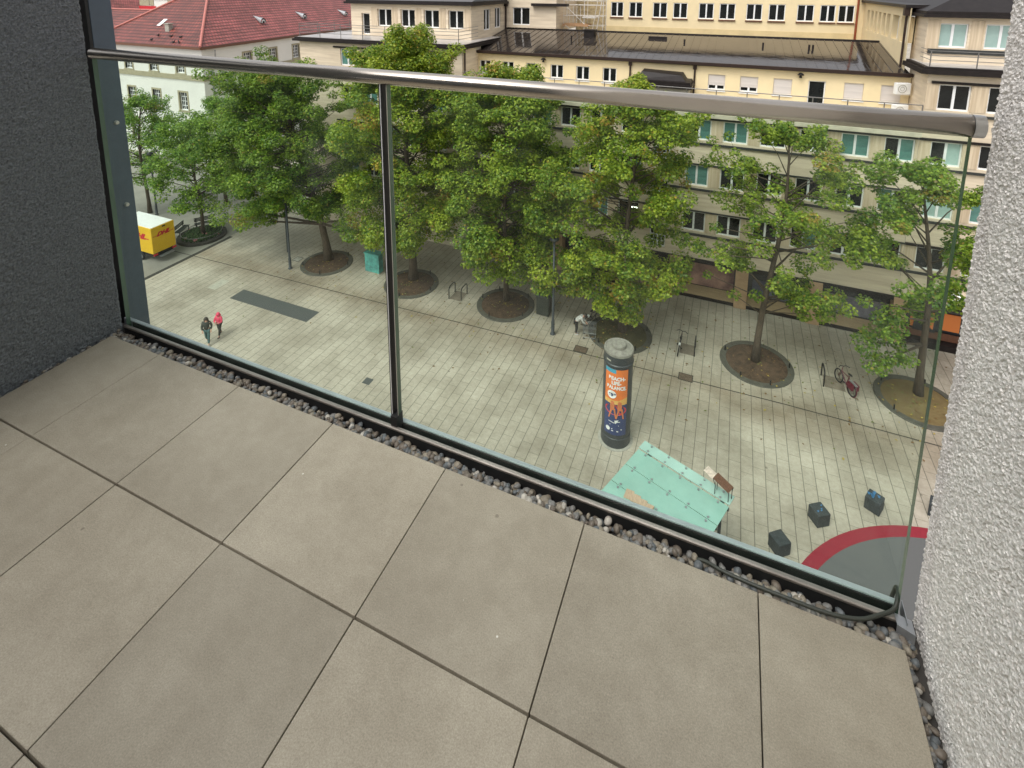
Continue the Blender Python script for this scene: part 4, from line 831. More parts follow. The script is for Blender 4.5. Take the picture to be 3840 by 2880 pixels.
# round tree beds
bl = [(-29.05,31.1,M['soil'],'round bed of bare brown soil under the leaning maple'),(-21.15,31.2,M['soil'],'round soil bed under the tallest maple'),(-13.6,31.5,M['soil'],'round soil bed between the bicycle hoops and the dark bin'),
      (-5.6,31.5,M['soil_green'],'round weedy bed behind the advertising column'),(2.4,31.9,M['soil'],'round bed of bare soil under the open crowned maple'),(10.35,32.05,M['soil_straw'],'round bed covered in dry yellow grass at the right')]
for i, (x, y, sm, lb) in enumerate(bl):
    e = tag(empty('tree_bed', (x,y,0)), lb, 'tree bed', 'round tree beds along the facade')
    MB().lathe([(1.68,.02),(1.68,.055),(2.0,.06),(2.02,.045),(2.02,-.02)], (x,y,0), n=48).build('edging', M['bed_ring'], e)
    mb = MB(); K = 24
    mb.add([(x,y,.12)]+[(x+r_*math.cos(2*math.pi*j/K), y+r_*math.sin(2*math.pi*j/K), z_+random.uniform(-.015,.015)) for r_, z_ in ((.8,.10),(1.7,.03)) for j in range(K)],
           [(0,1+j,1+(j+1)%K) for j in range(K)]+[(1+j,1+K+j,1+K+(j+1)%K,1+(j+1)%K) for j in range(K)]); mb.build('soil', sm, e, smooth=True)
    for j in range(5):
        a = 1.1+j*1.35+i; MB().tube((x+1.8*math.cos(a),y+1.8*math.sin(a),0),(x+1.8*math.cos(a),y+1.8*math.sin(a),.34),.04).build('post', M['black'], e)
# leaves dropped under the maples
mb = MB()
for k in range(900):
    bx = random.choice(bl); r_ = abs(random.gauss(0, 3.2)); a = random.uniform(0, 6.283); x = bx[0]+r_*math.cos(a); y = min(37.3, bx[1]+r_*math.sin(a)*1.1); q = random.uniform(0, 3.1); s_ = random.uniform(.05,.10)
    z = .02+random.uniform(0,.01) if math.hypot(x-bx[0],y-bx[1]) > 2.05 else .13
    mb.add([(x+s_*math.cos(q),y+s_*math.sin(q),z),(x+s_*.6*math.cos(q+1.6),y+s_*.6*math.sin(q+1.6),z+.02),(x-s_*math.cos(q),y-s_*math.sin(q),z),(x-s_*.6*math.cos(q+1.6),y-s_*.6*math.sin(q+1.6),z+.015)], [(0,1,2,3)], random.choice((0,0,1,2)))
fl_ = mb.build('fallen_leaves', [mat('leaf_brown',(.16,.09,.03),.8), mat('leaf_yellow',(.36,.27,.05),.8), mat('leaf_olive',(.14,.16,.04),.8)]); fl_['kind'] = 'stuff'; tag(fl_, 'fallen yellow and brown leaves scattered under the row of maples', 'leaves')
# raised flower bed with benches by the truck
e = tag(empty('flower_bed', (-42.4,30.4,0)), 'round flower bed with low fence around the small tree behind the truck', 'flower bed')
MB().lathe([(1.6,0),(1.6,.22),(1.95,.22),(1.97,0)], (-42.4,30.4,0), n=40).build('kerb', M['joint'], e)
mb = MB()
for j in range(420):
    a = random.uniform(0,6.28); r_ = 1.55*math.sqrt(random.random()); mb.ball((-42.4+r_*math.cos(a), 30.4+r_*math.sin(a), .25+random.uniform(-.05,.15)), random.uniform(.05,.13), n=5, k=4, mi=0 if random.random() < .955 else 1)
pl = mb.build('bedding_plants', [mat('bedding_green',(.045,.075,.025),.9,var=.4,scale=9), M['flower']], e); pl['kind'] = 'stuff'
MB().torus((-42.4,30.4,.55),1.62,.025,'z',n=40).build('hoop_fence', M['rail'], e)
for k, (x, y, rz, lab) in enumerate(((-44.55,30.1,R(115),'dark bench seat left of the flower bed nearer the truck'),(-43.9,31.9,R(60),'dark bench seat behind the flower bed farther from the truck'))):
    e = tag(empty('bench', (0,0,0)), lab, 'bench', 'benches round the flower bed')
    mb = MB()
    for q in range(4): mb.box(-.85,.85,-.25+.13*q,-.15+.13*q,.42,.46)
    mb.build('seat', M['bin'], e); mb = MB()
    for q in range(3): mb.box(-.85,.85,.28,.31,.55+.13*q,.64+.13*q)
    mb.build('backrest', M['bin'], e)
    for s_ in (-.7,.7): MB().box(s_-.03,s_+.03,-.22,-.17,0,.42).box(s_-.03,s_+.03,.27,.32,0,.9).box(s_-.03,s_+.03,-.22,.3,.38,.42).build('leg', M['black'], e)
    e.location = (x,y,0); e.rotation_euler = (0,0,rz)

# ------------------------------------------------------------------ street furniture
def lamp(x, y, h, label):
    e = tag(empty('street_lamp', (x,y,0)), label, 'street lamp', 'slim street lamps on the square')
    MB().lathe([(.17,0),(.17,.06),(.11,.1),(.11,.9),(.085,.95),(.07,h),(.01,h)], (x,y,0), n=14).build('pole', M['anthracite'], e, smooth=True)
    MB().lathe([(.07,h),(.28,h+.05),(.30,h+.14),(.2,h+.24),(.01,h+.27)], (x,y,0), n=18).build('lamp_head', M['anthracite'], e, smooth=True)
lamp(-31.1,29.3,5.6,'dark lamp post left of the leaning maple'); lamp(-9.55,29.75,6.4,'dark lamp post between the dark bin and the person in white'); lamp(-50.6,31.9,6.0,'lamp post at the far left behind the truck')
e = tag(empty('signpost', (-33.3,31.2,0)), 'post with a small magenta sign half hidden in the leaning maple', 'sign')
MB().tube((-33.3,31.2,0),(-33.3,31.2,4.3),.04).build('pole', M['anthracite'], e); MB().box(-33.7,-32.95,31.12,31.15,3.75,4.3).build('sign_panel', M['magenta'], e)
e = tag(empty('utility_cabinet', (-24.75,31.5,0)), 'turquoise painted utility cabinet with dark graffiti under the trees', 'cabinet')
MB().box(-25.4,-24.1,31.25,31.8,.08,1.55).build('casing', M['turq_box'], e, bevel=.02); MB().box(-25.45,-24.05,31.2,31.85,1.55,1.63).build('lid', M['turq_box'], e); MB().box(-25.4,-24.1,31.3,31.8,0,.08).build('base', M['concrete'], e)
e = tag(empty('waste_bin', (-10.8,31.6,0)), 'large dark box bin beside a tree bed and a lamp post', 'bin')
MB().box(-11.25,-10.35,31.25,31.95,.06,1.4).build('casing', M['bin'], e, bevel=.04); MB().box(-11.3,-10.3,31.2,32.0,1.4,1.5).build('lid', M['anthracite'], e, bevel=.02)
def hoop(x, y0, y1, label):
    mb = MB(); r = .2; pts = [(x,y0,0),(x,y0,.85-.0)]
    pts = [(x,y0,0),(x,y0,.7),(x,y0+.08,.82),(x,y0+.2,.88),(x,y1-.2,.88),(x,y1-.08,.82),(x,y1,.7),(x,y1,0)]
    return tag(mb.path(pts,.036,n=8).build('bicycle_hoop', M['black'], origin=(x,y0,0), smooth=True), label, 'bicycle stand', 'tubular bicycle hoops')
hoop(-17.6,30.6,31.5,'left hoop of the empty pair beside the tallest maple'); hoop(-16.7,30.75,31.65,'right hoop of the empty pair beside the tallest maple')
hoop(-1.03,31.1,32.0,'bicycle hoop right of the black bicycle'); hoop(5.82,31.35,32.3,'bicycle hoop left of the red bicycle')
# advertising column
cx, cy = -4.16, 23.36; cr = .69; ch = 4.95; az0 = math.atan2(-cy, -cx)
e = tag(empty('advertising_column', (cx,cy,0)), 'dark grey advertising column with a round stone cap and an orange beach poster', 'advertising column')
MB().lathe([(cr+.02,0),(cr+.02,.5),(cr,.52),(cr,4.35),(cr+.03,4.38),(cr+.03,4.42),(cr,4.45),(cr,4.85)], (cx,cy,0), n=64).build('drum', M['anthracite'], e, smooth=False)
MB().lathe([(cr+.005,4.85),(cr+.015,4.88),(cr+.005,4.97),(cr-.05,5.0),(cr-.10,4.97),(cr-.22,5.0),(.36,5.03),(.34,5.02),(.33,5.16),(.30,5.19),(.01,5.2)], (cx,cy,0), n=64).build('cap', mat('lichened_stone_cap',(.30,.28,.235),.85,scale=5,c2=(.17,.155,.13),detail=7), e, smooth=False)
MB().lathe([(cr+.16,0),(cr+.16,.02),(cr+.01,.025)], (cx,cy,0), n=48).build('base_ring', M['concrete'], e)
def cyl(mb, off=.004):   # u metres to the right of the column's middle as seen from the balcony, z metres up
    def fn(u, z, k):
        a = az0+u/cr; r_ = cr+off+k; return (cx+r_*math.cos(a), cy+r_*math.sin(a), z)
    return mb.map(fn)
def cpatch(u0, u1, z0, z1, n=14, zt=None):
    mb = MB()
    for i in range(n):
        a, b = u0+(u1-u0)*i/n, u0+(u1-u0)*(i+1)/n
        mb.add([(a,z0,0),(b,z0,0),(b,z1,0),(a,z1,0)], [(0,1,2,3)])
    return mb
U0, U1 = -.62, .50
poster = cyl(cpatch(U0,U1,.75,4.25), .012).build('poster', M['poster_navy'], e)
cyl(cpatch(U0,U1,2.45,4.25), .016).build('poster_field', M['poster_orange'], poster)
mb = MB()
for i in range(10):
    a, b = U0+(U1-U0)*i/10, U0+(U1-U0)*(i+1)/10
    za = lambda u: 2.72 if u < -.35 else 2.72+.10*(1-abs(u)/.6); mb.add([(a,2.42,0),(b,2.42,0),(b,2.62+.35*max(0,b),0),(a,2.62+.35*max(0,a),0)], [(0,1,2,3)])
cyl(mb, .018).build('poster_sand', M['poster_sand'], poster)
cyl(cpatch(U0,-.08,4.05,4.25,10), .02).build('poster_corner', M['poster_blue'], poster)
def ctext(s, u, z, size, m, name='poster_text', bold=.012, sq=1.0, rot=0, off=.024):
    t = text_mesh(s, size, 0, bold=bold, align='CENTER'); t.map(lambda x,y,k: (u+x*sq, z+y+x*rot, k)); return cyl(t, off).build(name, m, poster)
ctext('BEACH-', -.03, 3.70, .25, M['white'], sq=.9); ctext('LIFE-', -.05, 3.46, .25, M['white'], sq=.9); ctext('BALANCE.', -.04, 3.21, .25, M['white'], sq=.80)
mb = MB(); mb.add([(-.24+.21*math.cos(2*math.pi*i/24), 2.93+.21*math.sin(2*math.pi*i/24), 0) for i in range(24)], [tuple(range(24))]); cyl(mb,.040).build('poster_badge', M['white'], poster)
ctext('69', -.28, 2.84, .22, M['poster_navy'], bold=.012, off=.046); ctext('99', -.10, 2.93, .10, M['poster_navy'], bold=.004, off=.046)
mb = MB(); mb.add([(-.05+.52*math.cos(2*math.pi*i/28), 2.12+.27*math.sin(2*math.pi*i/28), 0) for i in range(28)], [tuple(range(28))]); cyl(mb,.026).build('poster_ring', M['poster_red'], poster)
mb = MB()
for u in (-.2, .14):
    mb.add([(u+.09*math.cos(2*math.pi*i/12), 2.50+.09*math.sin(2*math.pi*i/12), 0) for i in range(12)], [tuple(range(12))])
    mb.add([(u-.11,2.42,0),(u+.11,2.42,0),(u+.09,2.10,0),(u-.09,2.10,0)], [(0,3,2,1)])
    for q in (-.14,.10): mb.add([(u+q*.5,2.2,0),(u+q*.5+.09,2.2,0),(u+q*1.4+.08,1.66,0),(u+q*1.4+.02,1.66,0)], [(0,3,2,1)])
cyl(mb,.03).build('poster_figures', M['poster_skin'], poster)
mb = MB().add([(-.36,1.48,0),(-.1,1.44,0),(.18,1.52,0),(.18,1.49,0),(-.1,1.40,0),(-.36,1.45,0)], [(0,5,4,1),(1,4,3,2)]); mb.add([(-.08,1.55,0),(.12,1.60,0),(-.02,1.38,0)], [(0,2,1)])
mb.add([(-.30,1.30,0),(.15,1.30,0),(.15,1.28,0),(-.30,1.28,0)], [(0,3,2,1)])
cyl(mb,.026).build('poster_script', M['white'], poster)
mb = MB().add([(-.38+.11*math.cos(2*math.pi*i/18), 1.05+.11*math.sin(2*math.pi*i/18), 0) for i in range(18)], [tuple(range(18))])
for a,b,z in ((-.2,.28,1.10),(-.2,.12,1.0)): mb.add([(a,z,0),(b,z,0),(b,z-.05,0),(a,z-.05,0)], [(0,3,2,1)])
cyl(mb,.026).build('poster_logos', M['white'], poster)
cyl(cpatch(-.62,-.36,4.58,4.66,6), .01).build('name_plate', M['concrete'], e)
# dark cubes round the play area
blocks = [(2.95,20.55,R(38),0,'dark concrete cube nearest the canopy, without paint'),(4.55,22.5,R(33),1,'dark concrete cube with faint blue paint, second from the canopy'),(6.8,24.05,R(62),2,'dark concrete cube with bright blue spray paint on top'),(9.2,24.75,R(70),0,'dark concrete cube half hidden by the plaster wall')]
for x, y, rz, sp, lb in blocks:
    e = tag(empty('seat_block', (0,0,0)), lb, 'concrete block', 'dark cubes by the red ring')
    MB().box(-.29,.29,-.29,.29,0,.58).build('block', M['block'], e, bevel=.03)
    if sp:
        mb = MB()
        for k in range(3+2*sp):
            a, b = random.uniform(-.18,.18), random.uniform(-.18,.18); mb.add([(a,b,.584),(a+.10*sp*.6,b+.03,.584),(a+.09,b+.07*sp,.584),(a-.02,b+.05,.584)], [(0,1,2,3)])
        mb.build('paint_mark', M['spray'], e)
    e.location = (x,y,0); e.rotation_euler = (0,0,rz)
# glass canopy
cz = 3.05; c0 = Vector((-2.38,20.35)); d1 = Vector((.943,-.333)); d2 = Vector((-.373,-.928)); CW = 3.72
e = tag(empty('glass_canopy', (-2,18,0)), 'turquoise glass canopy of bolted panes on steel supports close below the balcony', 'canopy')
rows = [(0,.5,.06),(.5,1.5,0),(1.5,2.5,0),(2.5,3.5,0),(3.5,4.5,0),(4.5,5.5,0)]
for i, (a, b, dz) in enumerate(rows):
    q = c0+d2*a; MB().obox(q[:], (d1*CW)[:], (d2*(b-a-.03))[:], .03, cz+dz).build('glass_pane', M['teal_glass_pale' if i == 0 else 'teal_glass'], e)
    mb = MB()
    for k in range(5):
        u = CW*(.10+.20*k)
        for f_ in (a+.09, b-.10):
            p = c0+d2*f_+d1*u; mb.tube((p.x,p.y,cz+dz+.02),(p.x,p.y,cz+dz+.05),.045,n=10)
    mb.build('pane_bolts', M['zinc'], e)
mb = MB()
for a in (.5,1.5,2.5,3.5,4.5): q = c0+d2*(a-.03); mb.obox(q[:], (d1*CW)[:], (d2*.06)[:], .12, cz-.16)
for u in (.35,CW-.35): q = c0+d1*(u-.05); mb.obox(q[:], (d1*.1)[:], (d2*5.5)[:], .16, cz-.33)
mb.build('beam', M['anthracite'], e)
for u in (.35, CW-.35):
    for v in (.3, 5.2): p = c0+d1*u+d2*v; MB().tube((p.x,p.y,0),(p.x,p.y,cz-.2),.06).build('support', M['anthracite'], e)
q = Vector((-2.72,17.5)); mb = MB()
for k in range(4): mb.obox((q+Vector((.26*k,-.05*k)))[:], (.30,-.02), (.05,.40-.06*k), .02+.012*k, cz+.03)
o = mb.build('cardboard_sheets', M['cardboard'], origin=(q.x,q.y,cz+.03)); tag(o, 'crumpled beige cardboard sheets lying on the glass canopy', 'cardboard')
e = tag(empty('folding_table', (.7,18.85,cz+.03)), 'small brown folding table standing on the corner of the glass canopy', 'table')
tp = [(.33,18.98),(.88,18.55),(1.05,18.87),(.5,19.3)]
MB().prism(tp, cz+.68, cz+.71).build('table_top', M['brown'], e)
for (x, y), (bx, by) in zip(tp, ((.43,18.94),(.90,18.78),(1.02,18.98),(.5,19.15))): MB().path([(x*.97+.02,y*.999,cz+.69),(bx,by,cz+.45),(bx,by,cz+.03)], .014).build('leg', M['black'], e)
o = MB().prism([(-.02,19.28),(.34,18.98),(.5,19.28),(.14,19.55)], cz+.6, cz+.62).build('paper_sheet', mat('pale_crumpled_paper',(.62,.50,.42),.8,var=.3,scale=9), origin=(.2,19.2,cz+.6)); tag(o, 'pale torn board sheet leaning beside the brown table on the canopy', 'board')

# delivery truck
e = tag(empty('delivery_truck', (-44,26.5,0)), 'yellow box delivery truck with white roof and red lettering, seen from behind', 'truck')
xb, ya, yb, zt = -41.45, 25.5, 27.4, 3.0
MB().box(xb-4.3,xb,ya,yb,.85,zt).build('box_body', M['dhl_yellow'], e, bevel=.03)
MB().box(xb-4.26,xb-.06,ya+.06,yb-.06,zt,zt+.03).build('roof_panel', M['white'], e)
MB().box(xb-6.2,xb-.1,ya+.2,yb-.2,.55,.83).build('chassis', M['black'], e)
MB().box(xb-5.9,xb-4.35,ya+.05,yb-.05,.45,2.2).build('cab', M['dhl_yellow'], e, bevel=.12)
MB().box(xb-5.93,xb-5.4,ya+.15,yb-.15,1.3,2.0).build('windscreen', M['pane'], e)
MB().box(xb,xb+.28,ya+.45,yb-.35,.5,.56).build('tail_step', M['zinc'], e)
MB().box(xb-.02,xb+.04,ya+.02,ya+.35,.68,.8).build('tail_light', M['dhl_red'], e); MB().box(xb-.02,xb+.04,yb-.35,yb-.02,.68,.8).build('tail_light', M['dhl_red'], e)
MB().box(xb,xb+.03,ya+.9,ya+1.15,2.82,2.92).build('door_latch', M['black'], e)
for x in (xb-1.7, xb-5.0):
    for y in (ya+.15, yb-.15):
        o = MB().torus((x,y,.36),.26,.1,'y').build('wheel', M['tyre'], e); MB().tube((x,y-.08,.36),(x,y+.08,.36),.2,n=14).build('rim', M['zinc'], o)
t = text_mesh('DHL', .66, .0, shear=.5, bold=.045); t.map(lambda x,y,z: (xb+.012, ya+.40+x*.80, 2.20+y*.66)); t.add([(xb+.006,ya+.1,2.24),(xb+.006,ya+.45,2.24),(xb+.006,ya+.45,2.28),(xb+.006,ya+.1,2.28)], [(0,1,2,3)]); t.add([(xb+.006,ya+1.45,2.24),(xb+.006,ya+1.8,2.24),(xb+.006,ya+1.8,2.28),(xb+.006,ya+1.45,2.28)], [(0,1,2,3)]); t.build('lettering', M['dhl_red'], e)
t = text_mesh('DHL', .85, .0, shear=.5, bold=.05); t.map(lambda x,y,z: (xb-2.45+x, ya-.012, 2.0+y*.7)); t.add([(xb-.85,ya-.006,2.02),(xb-.35,ya-.006,2.02),(xb-.35,ya-.006,2.1),(xb-.85,ya-.006,2.1)], [(0,1,2,3)]); t.build('lettering', M['dhl_red'], e)

# ------------------------------------------------------------------ bicycles
def bicycle(label, col, loc, rz, rack=False):
    e = tag(empty('bicycle', (0,0,0)), label, 'bicycle')
    for x in (-.52,.52):
        o = MB().torus((x,0,.34),.32,.032,'y',n=28).build('wheel', M['tyre'], e, smooth=True); mb = MB()
        for k in range(10): a = k*math.pi/5; mb.tube((x,0,.34),(x+.31*math.cos(a),0,.34+.31*math.sin(a)),.004,n=4)
        mb.torus((x,0,.34),.30,.008,'y').build('rim', M['black'], o)
    MB().path([(-.52,0,.34),(-.08,0,.30),(.40,0,.72),(-.18,0,.76),(-.08,0,.30)],.030).tube((-.52,0,.34),(-.18,0,.76),.018).tube((-.18,0,.76),(-.21,0,.93),.014).build('frame', M[col], e)
    MB().tube((.52,-.04,.34),(.42,-.04,.64),.014).tube((.52,.04,.34),(.42,.04,.64),.014).tube((.42,0,.64),(.37,0,.98),.018).build('fork', M[col], e)
    MB().path([(.28,-.30,1.0),(.38,-.16,1.03),(.37,0,1.0),(.38,.16,1.03),(.28,.30,1.0)],.022).build('handlebar', M['black'], e)
    MB().ball((-.22,0,.95),.14,.075,.035).build('saddle', M['black'], e, smooth=True)
    MB().tube((-.08,-.12,.2),(-.08,.12,.4),.012).box(-.13,-.03,-.16,-.09,.19,.22).box(-.13,-.03,.09,.16,.39,.42).build('pedals', M['black'], e)
    if rack:
        MB().box(-.78,-.3,-.07,.07,.70,.73).tube((-.6,-.06,.7),(-.52,-.03,.34),.008).build('rack', M['zinc'], e)
        MB().torus((-.52,0,.34),.36,.02,'y').build('mudguard', M[col], e); MB().box(-.75,-.35,.08,.2,.40,.72).box(-.75,-.35,-.2,-.08,.40,.72).build('saddle_bag', M[col], e, bevel=.03)
    else: MB().box(-.50,-.40,-.05,.05,.62,.76).build('rear_plate', M['white'], e)
    e.location = loc; e.rotation_euler = (R(6),0,rz); e.scale = (1.06,)*3; return e
bicycle('black bicycle leaning at a hoop left of the open crowned maple', 'bikeblack', (-1.95,31.35,0), R(88))
bicycle('dark red bicycle with panniers parked right of the open crowned maple', 'bikered', (6.85,31.65,0), R(115), True)
bicycle('bicycle standing behind the person in white beside the weedy tree bed', 'bikeblack', (-7.5,31.9,0), R(60))
# shopping trolley next to the bending person
e = tag(empty('shopping_trolley', (0,0,0)), 'grey wire shopping trolley in front of the person in white', 'shopping trolley')
mb = MB()
for k in range(9):
    z = .45+.06*k; w_ = .22+.008*k; mb.path([(-.4,-w_,z),(.4,-w_,z),(.4,w_,z),(-.4,w_,z),(-.4,-w_,z)],.006,n=4)
for k in range(10):
    x = -.4+.089*k; mb.tube((x,-.22,.45),(x,-.29,.95),.005,n=4).tube((x,.22,.45),(x,.29,.95),.005,n=4)
mb.build('basket', M['zinc'], e); MB().path([(-.4,-.24,.95),(-.5,-.24,1.02),(-.5,.24,1.02),(-.4,.24,.95)],.014).build('handle', M['black'], e)
MB().path([(-.4,-.22,.45),(-.35,-.24,.12),(.38,-.2,.12),(.4,-.2,.45)],.012).path([(-.4,.22,.45),(-.35,.24,.12),(.38,.2,.12),(.4,.2,.45)],.012).build('undercarriage', M['zinc'], e)
for x, y in ((-.35,-.24),(-.35,.24),(.38,-.2),(.38,.2)): MB().torus((x,y,.06),.045,.018,'y',n=12).build('wheel', M['tyre'], e)
e.location = (-7.3,30.35,0); e.rotation_euler = (0,0,R(12))

# ------------------------------------------------------------------ people
def skinmesh(name, chains, mat_, parent, root=0, sub=1):
    bm = bmesh.new(); lay = bm.verts.layers.skin.verify(); vd = {}
    for ch in chains:
        prev = None
        for key, p, r_ in ch:
            if key not in vd:
                v = bm.verts.new(p); v[lay].radius = (r_, r_) if not isinstance(r_, tuple) else r_; vd[key] = v
            if prev is not None and bm.edges.get((prev, vd[key])) is None: bm.edges.new((prev, vd[key]))
            prev = vd[key]
    list(vd.values())[root][lay].use_root = True
    me = bpy.data.meshes.new(name); bm.to_mesh(me); bm.free(); me.materials.append(mat_)
    o = bpy.data.objects.new(name, me); S.collection.objects.link(o); o.parent = parent
    m1 = o.modifiers.new('skin', 'SKIN'); m1.use_smooth_shade = True
    m2 = o.modifiers.new('sub', 'SUBSURF'); m2.levels = sub; m2.render_levels = sub
    return o
def person(label, J, top, legs, shoe, loc, rz, hair=True, hood=None, scale=1.0, long_coat=False):
    e = tag(empty('person', (0,0,0)), label, 'person')
    g = lambda k: Vector(J[k])
    hd = (g('head')-g('neck')).normalized(); fw_ = Vector(J.get('face', (1,0,0))).normalized()
    chains = [[('pel',g('pelvis'),.13),('sp',g('spine'),.13),('ch',g('chest'),(.16,.12)),('nk',g('neck'),.055),('hd0',g('neck')+hd*.09,.075),('hd1',g('head'),.092),('hd2',g('head')+hd*.09,.07)]]
    for s_ in ('l','r'):
        chains.append([('ch',0,0),('sh'+s_,g('sh'+s_),.06),('el'+s_,g('el'+s_),.042),('wr'+s_,g('wr'+s_),.03),('pa'+s_,g('wr'+s_)+(g('wr'+s_)-g('el'+s_)).normalized()*.07,.032)])
        chains.append([('pel',0,0),('hp'+s_,g('hp'+s_),.085),('kn'+s_,g('kn'+s_),.058),('an'+s_,g('an'+s_),.04),('toe'+s_,g('an'+s_)+fw_*.16+Vector((0,0,-.05)),.036)])
        hv = (g('wr'+s_)-g('el'+s_)).normalized(); sv = hv.cross(Vector((0,0,1)) if abs(hv.z) < .9 else fw_).normalized(); pc = g('wr'+s_)+hv*.07
        for k in range(5):
            if k < 4: a = pc+sv*(.02*(k-1.5))+hv*.03; L_ = (.075,.085,.08,.06)[k]; b = a+hv*L_*.55; c_ = b+(hv*.6+fw_*.5).normalized()*L_*.45
            else: a = g('wr'+s_)+hv*.04+sv*.035; b = a+(hv+sv).normalized()*.035; c_ = b+hv*.03
            chains.append([('pa'+s_,0,0),(f'f{k}{s_}a',a,.009),(f'f{k}{s_}b',b,.008),(f'f{k}{s_}c',c_,.007)])
    skinmesh('body', chains, M['skin'], e)
    G = 1.22
    jc = [[('pel',g('pelvis')+Vector((0,0,-.12 if long_coat else .0)),(.19,.15)),('sp',g('spine'),(.175,.14)),('ch',g('chest'),(.20,.145)),('nk',g('chest').lerp(g('neck'),.75),.08)]]
    for s_ in ('l','r'): jc.append([('ch',0,0),('sh'+s_,g('sh'+s_),.085),('el'+s_,g('el'+s_),.065),('wr'+s_,g('el'+s_).lerp(g('wr'+s_),.93),.048)])
    skinmesh('jacket', jc, M[top], e)
    tc_ = [[('pel',g('pelvis'),.145)]]
    tc_ = []
    for s_ in ('l','r'): tc_.append([('pel',g('pelvis'),.14),('hp'+s_,g('hp'+s_),.105),('kn'+s_,g('kn'+s_),.08),('an'+s_,g('kn'+s_).lerp(g('an'+s_),.92),.062)])
    skinmesh('trousers', tc_, M[legs], e)
    for s_ in ('l','r'):
        a = g('an'+s_); MB().ball((a.x+fw_.x*.06,a.y+fw_.y*.06,a.z-.045), .055+.08*abs(fw_.x), .055+.08*abs(fw_.y), .045).build('shoe', M[shoe], e, smooth=True)
    c_ = g('head')
    fr_ = c_+fw_*.088
    side = fw_.cross(hd).normalized()
    MB().ball((fr_+side*.032+hd*.015)[:], .012, n=6,k=5,mi=1).ball((fr_-side*.032+hd*.015)[:], .012, n=6,k=5,mi=1).ball((fr_+fw_*.012-hd*.012)[:], .014,.012,.02,n=6,k=5).ball((fr_-hd*.045)[:], .018,.018,.007,n=6,k=5,mi=2).ball((c_+side*.09)[:], .015,.012,.028,n=6,k=5).ball((c_-side*.09)[:], .015,.012,.028,n=6,k=5).build('face', [M['skin'],M['hair'],M['poster_red']], e, smooth=True)
    if hair:
        mb = MB().ball((c_-fw_*.025+hd*.03)[:], .11,.11,.115)
        if hair == 'long':
            for k in range(9):
                a = -2.0+k*.5; o_ = (-fw_*math.cos(a*.55)+side*math.sin(a*.8))*.09; mb.tube((c_+o_+hd*.02)[:], (c_+o_*1.25-hd*.26)[:], .045, .03, n=7)
        mb.build('hair', M['hair'], e, smooth=True)
    if hood: MB().ball((c_-fw_*.03+hd*.01)[:], .135,.135,.15).ball((c_-fw_*.04-hd*.12)[:], .15,.15,.08).build('hood', M[hood], e, smooth=True)
    e.location = loc; e.rotation_euler = (0,0,rz); e.scale = (scale,)*3
    return e
stand = dict(pelvis=(0,0,.95), spine=(0,0,1.12), chest=(.01,0,1.33), neck=(.01,0,1.5), head=(.03,0,1.62), shl=(0,.19,1.41), shr=(0,-.19,1.41), ell=(-.05,.26,1.14), elr=(.03,-.26,1.14), wrl=(.10,.25,.95), wrr=(.18,-.2,.98),
             hpl=(0,.09,.9), hpr=(0,-.09,.9), knl=(.14,.09,.52), knr=(-.02,-.09,.50), anl=(.24,.09,.10), anr=(-.24,-.09,.16))
p1 = person('person with long dark hair in a black jacket and blue-green jeans walking', stand, 'blackcloth', 'jeans', 'shoe', (-28.95,20.45,0), R(-50), hair='long', scale=1.03)
J2 = dict(stand); J2.update(ell=(.10,.27,1.12), elr=(.12,-.27,1.12), wrl=(.25,.12,1.10), wrr=(.26,-.10,1.12), head=(.06,0,1.60))
p2 = person('person in a hooded pink jacket and dark trousers walking beside the one in black', J2, 'pink', 'darktrousers', 'darktrousers', (-28.95,21.3,0), R(-75), hair=True, hood='pink', scale=.93, long_coat=True)
J3 = dict(pelvis=(-.1,0,.93), spine=(.02,0,1.08), chest=(.22,0,1.24), neck=(.38,0,1.32), head=(.50,0,1.37), shl=(.27,.18,1.28), shr=(.27,-.18,1.28), ell=(.36,.24,1.02), elr=(.38,-.22,1.02), wrl=(.52,.12,.90), wrr=(.54,-.1,.90),
          hpl=(-.1,.09,.88), hpr=(-.1,-.09,.88), knl=(-.03,.1,.50), knr=(-.05,-.1,.50), anl=(-.06,.1,.1), anr=(-.08,-.1,.1), face=(.9,0,-.5))
p3 = person('person in a white patterned jacket and black trousers bending over a trolley', J3, 'whitejacket', 'darktrousers', 'shoe', (-8.1,30.35,0), R(10), hair=True)
o = MB().ball((0,0,.05),.16,.09,.05,n=7,k=5).ball((.12,.05,.04),.08,.06,.03,n=6,k=4).build('litter', M['white']); o.location = (-28.15,20.1,0); tag(o, 'small white scrap of litter on the paving below the two walkers', 'litter')

# ------------------------------------------------------------------ the balcony
tx = [-2.167,-1.889,-1.485,-1.081,-.677,-.272,.132,.410]; ty0 = 1.141; tb_ = .3975
mb = MB()
for i in range(7):
    for j in range(7):
        g0 = .0004 if i == 1 else .0012; g1 = .0004 if i == 0 else .0012
        x0 = tx[i]+(g0 if i else 0); x1 = tx[i+1]-(g1 if i < 6 else 0); y1 = ty0-tb_*j-.002*(j > 0); y0 = ty0-tb_*(j+1)+.003
        mb.box(x0,x1,y0,y1,T-.03,T-.0004*((i+j) % 2))
fl = mb.build('terrace_floor', M['tile'], origin=(0,0,T), bevel=.0016, segs=2); struct(fl)
struct(MB().box(-2.6,.9,-1.9,1.250,T-.30,T-.045).build('terrace_slab', M['dark_slab']))
